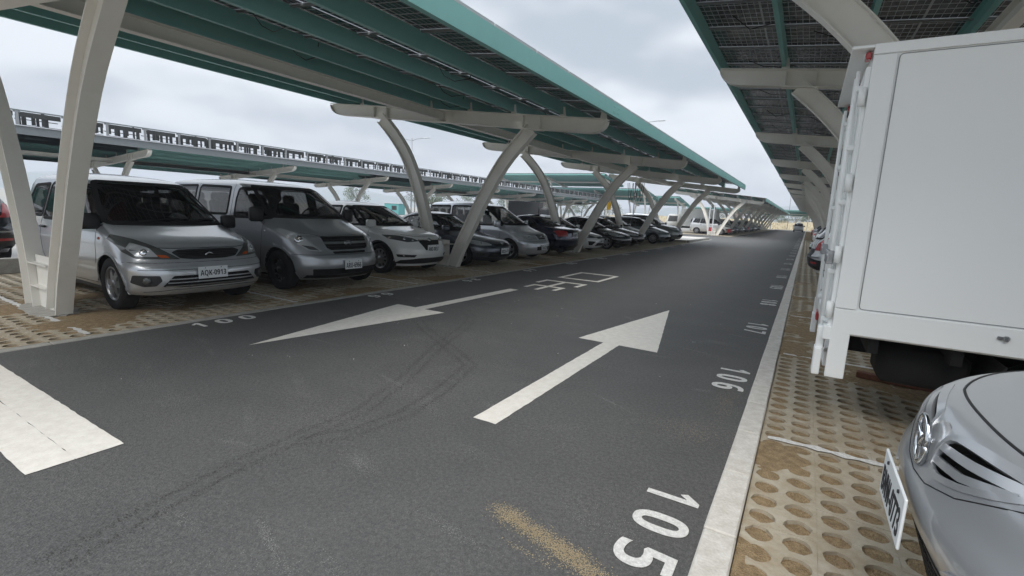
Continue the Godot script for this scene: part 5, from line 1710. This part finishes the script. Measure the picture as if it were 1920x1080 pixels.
func far_copy(src: Node3D, at: Transform3D, col: Color, label: String, category: String, group: String) -> Node3D:
	var o := src.duplicate()
	o.name = numbered("parked_" + category)
	add_child(o)
	o.transform = at
	tag(o, label, category, group)
	if group == "" and o.has_meta("group"): o.remove_meta("group")
	var pm := paint(col, 0.5, 0.32)
	var old: Material = (src.get_node("body") as MeshInstance3D).material_override
	for ch in o.get_children():
		if ch is MeshInstance3D and ch.material_override == old: ch.material_override = pm
		if String(ch.name).begins_with("number_plate"): ch.free()
	return o

func emblem(parent: Node3D, spec: Dictionary, face: String, y: float, z: float, kind: String, size := 1.0) -> void:
	var body := Body.new()
	body.setup(spec)
	var xf := upright(body, face, z, y, 0.022)
	var b := MB.new(0)
	var line := func(pts: Array, r: float) -> void:
		var p := []
		for v in pts: p.append(xf * Vector3(v[0] * size, v[1] * size, 0))
		b.tube(p, r * size, 6)
	var oval := func(w: float, h: float, r: float) -> void:
		var pts := []
		for k in 25: pts.append([cos(TAU * k / 24) * w, sin(TAU * k / 24) * h])
		line.call(pts, r)
	if kind == "chevron":
		line.call([[-0.055, -0.012], [-0.03, 0.012], [0.0, 0.022], [0.03, 0.012], [0.055, -0.012]], 0.011)
	elif kind == "slanted":
		oval.call(0.075, 0.042, 0.006)
		line.call([[-0.042, -0.026], [-0.018, 0.026]], 0.007)
		line.call([[0.018, -0.026], [0.042, 0.026]], 0.007)
		line.call([[-0.03, -0.002], [0.0, 0.005], [0.03, 0.002]], 0.006)
	else:
		oval.call(0.062, 0.075, 0.009)
		line.call([[-0.05, 0.035], [-0.015, 0.01], [0.0, -0.02], [0.0, -0.07]], 0.009)
		line.call([[0.05, 0.035], [0.015, 0.01], [0.0, -0.02]], 0.009)
	put("emblem", b.mesh(), M.chrome, parent)

func make_near_car() -> void:
	var s := mpv_spec()
	s.f = [[0.26, 1.93], [0.33, 1.98], [0.45, 2.02], [0.6, 2.07], [0.7, 2.125], [0.78, 2.135], [0.85, 2.11], [0.95, 2.085], [1.0, 2.04], [1.035, 1.96], [1.07, 1.82], [1.12, 1.55], [1.17, 1.3], [1.2, 1.2], [1.45, 0.75], [1.66, 0.35], [1.72, 0.1], [1.76, -0.25], [1.79, -0.7]]
	s.r = [[0.26, -2.0], [0.35, -2.1], [0.6, -2.12], [1.0, -2.1], [1.2, -2.05], [1.6, -1.9], [1.71, -1.8], [1.76, -1.5], [1.79, -1.0]]
	s.w = [[0.26, 0.79], [0.35, 0.85], [0.65, 0.885], [0.9, 0.88], [1.03, 0.86], [1.12, 0.83], [1.2, 0.81], [1.6, 0.70], [1.69, 0.65], [1.75, 0.5], [1.79, 0.2]]
	s.cf = [[0.26, 0.5], [0.6, 0.56], [0.95, 0.62], [1.1, 0.66], [1.22, 0.45], [1.7, 0.3], [1.79, 0.2]]
	s.q = 2.5
	s.fine = 2.4
	s.screen = [1.22, 1.655, 0.9]
	s.windows = [[[1.0, 1.2], [0.66, 1.50], [0.46, 1.61], [0.02, 1.64], [0.02, 1.16]], [[-0.07, 1.16], [-0.07, 1.64], [-0.86, 1.64], [-0.95, 1.16]], [[-1.04, 1.18], [-0.96, 1.63], [-1.5, 1.6], [-1.72, 1.24]]]
	s.wheel = [1.3, -1.25, 0.33]
	s.paint = paint(rgb(170, 173, 177), 0.5, 0.34)
	s.paint.clearcoat = 0.7
	s.openings = []
	var gl := [[0.075, 0.972], [0.2, 0.988], [0.40, 1.0], [0.46, 0.988], [0.40, 0.95], [0.28, 0.90], [0.14, 0.862], [0.07, 0.87]]
	var gr := []
	for v in gl: gr.append([-v[0], v[1]])
	gr.reverse()
	gl = rounded(gl, 0.05)
	gr = rounded(gr, 0.05)
	s.openings = [gl, gr]
	s.pieces = [
		["grille_back", "f", M.under, gl, true, -0.055],
		["headlight", "f", M.lamp_dark, [[0.58, 0.90], [0.70, 0.86], [0.845, 0.90], [0.865, 0.99], [0.80, 1.02], [0.66, 0.975]], true, 0.007],
		["lower_grille", "f", M.plastic, [[-0.48, 0.62], [0.48, 0.62], [0.56, 0.46], [0.5, 0.38], [-0.5, 0.38], [-0.56, 0.46]], false, 0.004],
		["bumper_flare", "f", s.paint, [[0.34, 0.70], [0.6, 0.80], [0.84, 0.83], [0.872, 0.78], [0.86, 0.55], [0.74, 0.5], [0.62, 0.6]], true, 0.012],
		["fog_lamp", "f", M.plastic, [[0.66, 0.62], [0.82, 0.66], [0.82, 0.55], [0.72, 0.53]], true, 0.016]]
	s.strips = [
		["hood_gap", "f", M.trim, [[-0.8, 1.055], [-0.6, 1.034], [-0.3, 1.02], [0.3, 1.02], [0.6, 1.034], [0.8, 1.055]], 0.012, 0.0015],
		["bumper_gap", "f", M.trim, [[-0.66, 0.985], [-0.46, 0.955], [-0.28, 0.87], [-0.12, 0.825], [0.0, 0.815], [0.12, 0.825], [0.28, 0.87], [0.46, 0.955], [0.66, 0.985]], 0.005, 0.0015]]
	for sg in [-1.0, 1.0]:
		s.strips.append(["grille_slat", "f", s.paint, [[0.05 * sg, 0.932], [0.25 * sg, 0.957], [0.43 * sg, 0.985]], 0.022, 0.0])
		s.strips.append(["grille_slat", "f", s.paint, [[0.05 * sg, 0.89], [0.25 * sg, 0.917], [0.41 * sg, 0.963]], 0.022, 0.0])
		s.strips.append(["grille_rim", "f", s.paint, gl + [gl[0]] if sg > 0 else gr + [gr[0]], 0.018, 0.003])
	for k in 9:
		var yy := 0.4 + 0.024 * k
		s.strips.append(["mesh_bar", "f", M.steel_wheel, [[-0.5, yy], [0.5, yy]], 0.006, 0.008])
	for k in 21:
		var zz := -0.5 + 0.05 * k
		s.strips.append(["mesh_bar", "f", M.steel_wheel, [[clampf(zz - 0.04, -0.5, 0.5), 0.6], [clampf(zz + 0.04, -0.5, 0.5), 0.4]], 0.006, 0.009])
	s.discs = [["lamp_bulb", "f", 0.74, 0.93, 0.045, 0.01, M.chrome, true], ["emblem_boss", "f", 0.0, 0.915, 0.075, -0.006, s.paint, false]]
	s.plates = [["f", 0.0, 0.71, "BNW-0773", 0.036]]
	var c := car("parked_minivan", "silver minivan with plate BNW-0773 parked nose out beside bay number 105", "minivan", s, Transform3D(Basis(Vector3.UP, PI), Vector3(2.5, -0.005, -1.88)), "")
	emblem(c, s, "f", 0.915, 0.0, "leaf", 1.0)

func make_truck() -> void:
	var c := thing("box_truck", "white box truck backed up to the white kerb beside the silver minivan", "truck")
	var z0 := -6.02
	var z1 := -4.12
	var zc := (z0 + z1) * 0.5
	var x0 := 0.24
	var x1 := 3.5
	var m: Material = M.white_box
	var b := MB.new()
	b.bevel(Vector3((x0 + x1) * 0.5, 1.765, zc), Vector3(x1 - x0, 1.97, z1 - z0 - 0.02), 0.012)
	put("cargo_box", b.mesh(), m, c)
	for sd in 2:
		var zz := z1 if sd == 0 else z0
		var sg := 1.0 if sd == 0 else -1.0
		var fr := MB.new()
		# corner post that runs below the box, and the side plate with rounded corners
		fr.bevel(Vector3(x0 + 0.055, 0.63, zz - sg * 0.02), Vector3(0.116, 0.34, 0.05), 0.004)
		put("corner_post", fr.mesh(), m, c)
		var pl := MB.new()
		var outline := PackedVector2Array()
		for v in rounded([[x0 + 0.14, 0.98], [x1 - 0.14, 0.98], [x1 - 0.14, 2.67], [x0 + 0.14, 2.67]], 0.025): outline.append(Vector2(v[0], v[1]))
		pl.prism(outline, Transform3D(Basis(), Vector3(0, 0, zz - (0.012 if sd == 0 else -0.006))), 0.006)
		var pan := put("side_panel", pl.mesh(), m, c)
		var sp := []
		for v in outline: sp.append(Vector3(v.x, v.y, zz - sg * 0.005))
		sp.append(sp[0])
		var sm := MB.new(0)
		sm.tube(sp, 0.0028, 5)
		put("panel_seam", sm.mesh(), M.galv, pan)
		for bar in [[0.0, 0.88, 0.176], [0.0, 2.713, 0.066]]:
			var fb := MB.new()
			fb.bevel(Vector3((x0 + x1) * 0.5, bar[1], zz - sg * 0.002), Vector3(x1 - x0, bar[2], 0.016), 0.003)
			put("frame_rail", fb.mesh(), m, c)
		for px in [x0 + 0.064, x1 - 0.064]:
			var fp := MB.new()
			fp.bevel(Vector3(px, 1.824, zz - sg * 0.002), Vector3(0.126, 1.70, 0.016), 0.003)
			put("frame_post", fp.mesh(), m, c)
		var lt := MB.new()
		lt.bevel(Vector3(1.13, 0.905, zz + sg * 0.014), Vector3(0.06, 0.022, 0.016), 0.004)
		lt.bevel(Vector3(1.14, 0.905, zz + sg * 0.026), Vector3(0.025, 0.035, 0.012), 0.004)
		put("side_catch", lt.mesh(), M.alloy, c)
	# rear: door leaves, lock rods, hinges, visor and marker lamps
	for k in 2:
		var d := MB.new()
		d.bevel(Vector3(x0 - 0.012, 1.72, zc + (0.46 if k == 0 else -0.46)), Vector3(0.03, 1.8, 0.88), 0.006)
		var leaf := put("rear_door", d.mesh(), m, c)
		for e in 3:
			var rib := MB.new()
			rib.bevel(Vector3(x0 - 0.03, 1.72, zc + (0.46 if k == 0 else -0.46) + (e - 1) * 0.27), Vector3(0.012, 1.7, 0.05), 0.004)
			put("door_rib", rib.mesh(), m, leaf)
	for z in [z1 - 0.16, z1 - 0.36, z0 + 0.16, z0 + 0.36]:
		var rod := MB.new(0)
		rod.tube([Vector3(x0 - 0.062, 0.72, z), Vector3(x0 - 0.062, 2.62, z)], 0.014, 10)
		var ro := put("lock_rod", rod.mesh(), m, c)
		for y in [0.86, 1.22, 1.72, 2.1, 2.5]:
			var g := MB.new()
			g.bevel(Vector3(x0 - 0.045, y, z), Vector3(0.05, 0.035, 0.055), 0.006)
			put("rod_guide", g.mesh(), m, ro)
		var hd := MB.new()
		hd.bevel(Vector3(x0 - 0.085, 1.32, z + 0.05), Vector3(0.018, 0.05, 0.2), 0.006)
		hd.bevel(Vector3(x0 - 0.07, 1.32, z), Vector3(0.05, 0.1, 0.04), 0.006)
		put("lock_handle", hd.mesh(), M.alloy, ro)
	for z in [z1 - 0.025, z0 + 0.025]:
		for y in [0.95, 1.35, 1.85, 2.42]:
			var h := MB.new(0)
			h.tube([Vector3(x0 - 0.03, y - 0.06, z), Vector3(x0 - 0.03, y + 0.06, z)], 0.022, 10)
			put("hinge", h.mesh(), m, c)
			var hp := MB.new()
			hp.bevel(Vector3(x0 - 0.03, y, z + (-0.07 if z > zc else 0.07)), Vector3(0.014, 0.07, 0.13), 0.003)
			put("hinge_plate", hp.mesh(), m, c)
	var v := MB.new()
	v.bevel(Vector3(x0 - 0.06, 2.735, zc), Vector3(0.13, 0.02, z1 - z0), 0.004)
	put("rear_visor", v.mesh(), m, c)
	for z in [z1 - 0.09, zc, z0 + 0.09]:
		var l := MB.new()
		l.bevel(Vector3(x0 - 0.024, 2.69, z), Vector3(0.036, 0.045, 0.09), 0.008)
		put("marker_lamp", l.mesh(), M.red_lamp, c)
	var sill := MB.new()
	sill.bevel(Vector3(x0 - 0.01, 0.78, zc), Vector3(0.08, 0.1, z1 - z0 - 0.01), 0.006)
	put("rear_sill", sill.mesh(), m, c)
	for z in [z1 - 0.12, z0 + 0.12]:
		var u := MB.new()
		u.bevel(Vector3(x0 - 0.06, 0.55, z), Vector3(0.05, 0.2, 0.16), 0.006)
		u.bevel(Vector3(x0 - 0.055, 0.71, z), Vector3(0.05, 0.2, 0.08), 0.006)
		put("bumper_bracket", u.mesh(), m, c)
		var tl := MB.new()
		tl.bevel(Vector3(x0 - 0.04, 0.66, z + (0.0 if z > zc else 0.0) - signf(z - zc) * 0.2), Vector3(0.04, 0.09, 0.2), 0.008)
		put("tail_light", tl.mesh(), M.red_lamp, c)
	var ub := MB.new()
	ub.bevel(Vector3(x0 + 0.02, 0.52, zc), Vector3(0.06, 0.12, 1.3), 0.006)
	put("underrun_bar", ub.mesh(), m, c)
	# chassis and running gear
	for z in [zc - 0.35, zc + 0.35]:
		var r := MB.new()
		r.box(Vector3(2.9, 0.64, z), Vector3(5.0, 0.16, 0.07))
		put("chassis_rail", r.mesh(), M.under, c)
	for x in [0.5, 0.95, 1.9, 2.6]:
		var r := MB.new()
		r.box(Vector3(x, 0.72, zc), Vector3(0.06, 0.1, 1.8))
		put("cross_member", r.mesh(), M.under, c)
	var tank := MB.new(0)
	tank.bevel(Vector3(0.82, 0.57, z1 - 0.45), Vector3(0.5, 0.26, 0.5), 0.03)
	put("spare_carrier", tank.mesh(), M.under, c)
	var ax := MB.new(0)
	ax.tube([Vector3(1.55, 0.36, z0 + 0.2), Vector3(1.55, 0.36, z1 - 0.2)], 0.07, 10)
	put("rear_axle", ax.mesh(), M.under, c)
	for z in [z1 - 0.17, z1 - 0.42, z0 + 0.17, z0 + 0.42]:
		var h := Node3D.new()
		c.add_child(h)
		h.name = "rear_wheel"
		h.position = Vector3(1.55, 0.0, zc)
		add_wheel(h, Vector3(0, 0.35, z - zc), 0.355, 0.21, "steel")
	var flap := MB.new()
	flap.box(Vector3(1.1, 0.48, z1 - 0.28), Vector3(0.012, 0.5, 0.5), Basis(Vector3.BACK, -0.35))
	put("mud_flap", flap.mesh(), M.rubber, c)
	# cab
	var cab := MB.new(0)
	cab.prism(PackedVector2Array([Vector2(3.6, 0.5), Vector2(5.25, 0.5), Vector2(5.3, 1.05), Vector2(5.0, 1.95), Vector2(4.85, 2.05), Vector2(3.6, 2.05)]), Transform3D(Basis(), Vector3(0, 0, z0 + 0.12)), z1 - z0 - 0.24)
	put("cab", cab.mesh(), M.white_plain, c)
	for k in 2:
		var w := MB.new()
		w.prism(PackedVector2Array([Vector2(4.0, 1.2), Vector2(5.1, 1.2), Vector2(4.9, 1.85), Vector2(4.0, 1.85)]), Transform3D(Basis(), Vector3(0, 0, (z1 - 0.118) if k == 0 else (z0 + 0.112))), 0.006)
		put("cab_window", w.mesh(), M.glass, c)
	var wsn := MB.new()
	wsn.quad(Vector3(5.262, 1.2, z0 + 0.25), Vector3(5.262, 1.2, z1 - 0.25), Vector3(5.036, 1.88, z1 - 0.25), Vector3(5.036, 1.88, z0 + 0.25))
	put("windscreen", wsn.mesh(), M.glass, c)
	for z in [z1 - 0.25, z0 + 0.25]:
		var h := Node3D.new()
		c.add_child(h)
		h.name = "front_wheel"
		h.position = Vector3(4.5, 0, zc)
		add_wheel(h, Vector3(0, 0.35, z - zc), 0.355, 0.21, "steel")
	# a rusty flat bar lies on the pavers below the tail
	var bar := MB.new()
	bar.bevel(Vector3.ZERO, Vector3(1.15, 0.06, 0.09), 0.006)
	tag(put("rusty_bar", bar.mesh(), M.rust, self, Transform3D(Basis(Vector3.UP, -0.16), Vector3(1.2, 0.022, -6.02))), "rust brown steel bar lying on the pavers below the box truck", "bar")

func blob_tree(label: String, at: Vector3, h: float, w: float, leaf: Material, sd: int, group: String) -> void:
	var t := thing("tree", label, "tree", Transform3D(Basis(), at), group)
	var r := RandomNumberGenerator.new()
	r.seed = sd
	var tr := MB.new(0)
	tr.tube([Vector3(0, 0, 0), Vector3(0.08, h * 0.3, 0), Vector3(0, h * 0.6, 0.1)], 0.12, 7)
	for k in 5:
		var a := TAU * k / 5 + r.randf()
		tr.tube([Vector3(0, h * 0.35, 0), Vector3(cos(a) * w * 0.25, h * 0.6, sin(a) * w * 0.25), Vector3(cos(a) * w * 0.4, h * 0.8, sin(a) * w * 0.4)], 0.05, 5)
	put("trunk", tr.mesh(), M.bark, t)
	var b := MB.new()
	for k in 22:
		var a := r.randf() * TAU
		var rad := sqrt(r.randf()) * w * 0.5
		var cy := h * r.randf_range(0.4, 0.95)
		rad *= sqrt(maxf(0.05, 1.0 - pow((cy / h - 0.62) / 0.4, 2.0)))
		var c := Vector3(cos(a) * rad, cy, sin(a) * rad)
		for j in 60:
			var p := c + Vector3(r.randfn(), r.randfn() * 0.7, r.randfn()) * w * 0.09
			var d := Vector3(r.randfn(), r.randfn(), r.randfn()).normalized() * 0.16
			var e := d.cross(Vector3(r.randfn(), r.randfn(), r.randfn())).normalized() * 0.1
			b.tri(p - e, p + e, p + d * 1.6)
	put("crown", b.mesh(), leaf, t)

func make_background() -> void:
	M.bark = mat(rgb(86, 76, 64), 0.95)
	var l1 := mat(rgb(92, 104, 78), 0.9)
	var l2 := mat(rgb(122, 118, 94), 0.9)
	var l3 := mat(rgb(176, 140, 140), 0.9)
	for k in 12:
		var lm: Material = [l1, l2, l1, l3, l2, l1][k % 6]
		var what: String = ["green tree", "olive brown tree", "green tree", "pink blossoming tree", "olive brown tree", "green tree"][k % 6]
		blob_tree(what + " beyond the dry grass at the far end of the lane", Vector3(-34.0 + k * 4.3, -0.1, -185.0 - (k * 7 % 5) * 8.0), [4.5, 6.0, 5.0, 6.5, 5.5, 7.0][k % 6], [4.5, 5.5, 5.0, 5.0, 6.0, 5.5][k % 6], lm, 300 + k, "trees beyond the far end of the lane")
	for k in 10:
		blob_tree("green tree on the far side of the car park behind the open-racked canopy", Vector3(-60.0 - (k * 13 % 7) * 6.0, -0.1, -70.0 - k * 14.0), 5.5 + (k % 3), 6.0, l1, 400 + k, "trees behind the rear canopy")
	# dry grass slope closing the lane
	var g := MB.new(0)
	var n := noise(0.05, 3, 77)
	for i in 40:
		for j in 4:
			var P := func(a: int, b: int) -> Vector3:
				var x := -60.0 + a * 2.5
				return Vector3(x, -0.12 + [0.0, 0.9, 1.7, 2.0][mini(b, 3)] * (1.0 + 0.5 * n.get_noise_2d(x, b * 9.0)), -152.0 - b * 5.0)
			if j < 3: g.quad(P.call(i, j), P.call(i + 1, j), P.call(i + 1, j + 1), P.call(i, j + 1))
	struct(put("grass_bank", g.mesh(), M.dry_earth, self))
	var bl := MB.new()
	var r := RandomNumberGenerator.new()
	r.seed = 9
	for k in 5000:
		var p := Vector3(r.randf_range(-58, 38), 0, r.randf_range(-167, -151.5))
		p.y = lerpf(-0.1, 1.8, clampf((-152.0 - p.z) / 12.0, 0.0, 1.0))
		var h := r.randf_range(0.3, 0.9)
		var a := r.randf() * TAU
		var d := Vector3(cos(a), 0, sin(a)) * 0.05
		bl.tri(p - d, p + d, p + Vector3(r.randfn() * 0.1, h, r.randfn() * 0.1))
	var go := put("dry_grass", bl.mesh(), M.straw, self)
	go.set_meta("kind", "stuff")
	tag(go, "dry straw coloured grass on the bank at the end of the lane", "grass")
	# low hills far behind
	for k in 2:
		var hm := MB.new(0)
		var hn := noise(0.004, 4, 90 + k)
		var pts := []
		for i in 90:
			var a := deg_to_rad(-100.0 + i * 1.6)
			var rad := 900.0 + k * 350.0
			var hh := (8.0 + 26.0 * maxf(0.0, hn.get_noise_1d(i * 14.0) + 0.35)) * (1.0 + k * 0.8)
			pts.append([Vector3(sin(a) * rad, -0.2, -cos(a) * rad), Vector3(sin(a) * (rad + 160.0), hh, -cos(a) * (rad + 160.0))])
		for i in 89: hm.quad(pts[i][0], pts[i + 1][0], pts[i + 1][1], pts[i][1])
		struct(put("hills", hm.mesh(), M.hill, self))
	# lamp posts
	for sp in [[Vector3(-41.9, 0, -45.0), 9.6, "tall double-armed lamp post behind the open-racked canopy"], [Vector3(-17.5, 0, -56.0), 12.2, "tall lamp post rising behind the near canopy roof"], [Vector3(-4.6, 0, -150.0), 12.0, "slim lamp post at the far end of the lane"]]:
		var t := thing("lamp_post", sp[2], "lamp post", Transform3D(Basis(), sp[0]))
		var h: float = sp[1]
		var p := MB.new(0)
		p.tube([Vector3.ZERO, Vector3(0, h * 0.5, 0), Vector3(0, h, 0)], 0.07, 8)
		put("pole", p.mesh(), M.galv, t)
		for s in [-1, 1]:
			var a := MB.new(0)
			a.tube([Vector3(0, h - 0.3, 0), Vector3(s * 0.8, h - 0.12, 0), Vector3(s * 2.0, h - 0.05, 0)], 0.035, 6)
			put("arm", a.mesh(), M.galv, t)
			var hd := MB.new(0)
			hd.bevel(Vector3(s * 2.3, h - 0.04, 0), Vector3(0.8, 0.1, 0.3), 0.04)
			put("lamp_head", hd.mesh(), M.pale, t)
	# goods vehicles beyond the island
	box_lorry("white box lorry parked beyond the island behind the far curved posts", Transform3D(Basis(Vector3.UP, PI), Vector3(-11.3, 0, -59.4)), M.white_plain)
	box_lorry("black box lorry standing under the open-racked canopy", Transform3D(Basis(Vector3.UP, 0.2), Vector3(-29.0, 0, -52.0)), M.plastic)
	var v := find_child("parked_van", false, false) as Node3D
	far_copy(v, Transform3D(Basis(Vector3.UP, 0.0), Vector3(-16.3, 0, -57.0)), rgb(226, 227, 226), "white van parked beside the white box lorry", "van", "")
	# yellow banner and looped cables below the near canopy
	var bn := MB.new()
	bn.bevel(Vector3.ZERO, Vector3(0.34, 0.72, 0.02), 0.004)
	tag(put("yellow_banner", bn.mesh(), M.yellow, self, Transform3D(Basis(Vector3.UP, -0.4), Vector3(-11.0, 2.25, -30.0))), "yellow banner hanging from a curved canopy arm", "banner")
	var cord := MB.new(0)
	cord.tube([Vector3(-11.0, 3.9, -30.0), Vector3(-11.0, 2.6, -30.0)], 0.012, 5)
	tag(put("banner_cord", cord.mesh(), M.cable, self), "thin dark cord holding up the yellow banner", "cord")
	var lp := thing("cable_coil", "dark cables hanging in loops below the far end of the near canopy", "cable")
	r.seed = 31
	for k in 5:
		var t := MB.new(0)
		var pts := []
		var w := r.randf_range(0.3, 0.6)
		var x := -11.0 + k * 0.22
		for i in 13:
			var f := i / 12.0
			pts.append(Vector3(x + (f - 0.5) * w, 3.85 - sin(f * PI) * r.randf_range(0.9, 1.3), -34.0 + 0.05 * k))
		t.tube(pts, 0.02, 5)
		put("cable", t.mesh(), M.cable, lp)
	# steel post frame with a red box beside the far curved posts, a low wall behind the bays
	var f := thing("sign_frame", "pale steel frame with a small red box beside the far curved posts", "frame", Transform3D(Basis(), Vector3(-8.5, 0, -53.4)))
	for x in [-0.2, 0.2]:
		var p := MB.new()
		p.box(Vector3(x, 1.55, 0), Vector3(0.1, 3.1, 0.1))
		put("post", p.mesh(), M.pale, f)
	var rb := MB.new()
	rb.bevel(Vector3(0, 0.62, 0), Vector3(0.28, 0.4, 0.14), 0.01)
	put("box", rb.mesh(), M.red_lamp, f)
	var br := MB.new()
	br.box(Vector3(0, 2.6, 0), Vector3(0.3, 0.06, 0.06))
	put("crossbar", br.mesh(), M.pale, f)
	for k in 14:
		var w := MB.new()
		w.bevel(Vector3(0, 0.14, 0), Vector3(0.14, 0.28, 2.2), 0.012)
		tag(put("wheel_stop", w.mesh(), M.concrete, self, Transform3D(Basis(), Vector3(-12.3, 0, -0.6 - 2.667 * k))), "low grey concrete wheel stop at the back of a bay behind the parked row", "wheel stop", "wheel stops behind the parked row")
	var hut := thing("site_hut", "small teal site hut far behind the parked crossover", "hut", Transform3D(Basis(Vector3.UP, 0.3), Vector3(-60.0, 0, -60.5)))
	var hb := MB.new()
	hb.bevel(Vector3(0, 0.9, 0), Vector3(2.6, 1.8, 2.4), 0.02)
	put("wall", hb.mesh(), M.teal_flat, hut)
	var hr := MB.new()
	hr.bevel(Vector3(0, 1.85, 0), Vector3(2.8, 0.1, 2.6), 0.02)
	put("roof", hr.mesh(), M.pale, hut)
	var hw := MB.new()
	hw.bevel(Vector3(0.5, 1.1, 1.205), Vector3(0.9, 0.7, 0.02), 0.004)
	put("window", hw.mesh(), M.plastic, hut)

func box_lorry(label: String, at: Transform3D, m: Material) -> void:
	var c := thing("box_lorry", label, "lorry", at)
	var b := MB.new()
	b.bevel(Vector3(-0.6, 1.72, 0), Vector3(3.8, 2.0, 2.0), 0.02)
	put("cargo_box", b.mesh(), m, c)
	for k in 7:
		var rb := MB.new()
		rb.box(Vector3(-2.2 + k * 0.53, 1.72, 1.003), Vector3(0.03, 1.9, 0.012))
		put("box_rib", rb.mesh(), m, c)
	var ch := MB.new()
	ch.box(Vector3(0.1, 0.6, 0), Vector3(5.4, 0.2, 0.9))
	put("chassis", ch.mesh(), M.under, c)
	var cab := MB.new(0)
	cab.prism(PackedVector2Array([Vector2(1.4, 0.45), Vector2(2.95, 0.45), Vector2(3.0, 1.1), Vector2(2.75, 1.95), Vector2(2.6, 2.05), Vector2(1.4, 2.05)]), Transform3D(Basis(), Vector3(0, 0, -0.9)), 1.8)
	put("cab", cab.mesh(), m, c)
	for z in [-0.905, 0.899]:
		var w := MB.new()
		w.prism(PackedVector2Array([Vector2(1.7, 1.2), Vector2(2.8, 1.2), Vector2(2.65, 1.85), Vector2(1.7, 1.85)]), Transform3D(Basis(), Vector3(0, 0, z)), 0.006)
		put("cab_window", w.mesh(), M.glass, c)
	for x in [2.2, -1.4]:
		for z in [-0.85, 0.85]: add_wheel(c, Vector3(x, 0.36, z), 0.36, 0.22, "steel")

func _ready() -> void:
	set_view()
	make_materials()
	M.dry_earth = triplanar(mat(Color.WHITE, 1.0), 6.0)
	M.dry_earth.albedo_texture = speckled(256, rgb(146, 134, 108), rgb(180, 166, 136), 0.02, 0.1, 0.1, 81)
	M.straw = mat(rgb(178, 165, 134), 1.0)
	M.hill = mat(rgb(118, 128, 126), 1.0)
	make_ground()
	make_canopies()
	make_markings()
	make_stains()
	make_truck()
	make_near_car()
	make_cars()
	make_background()
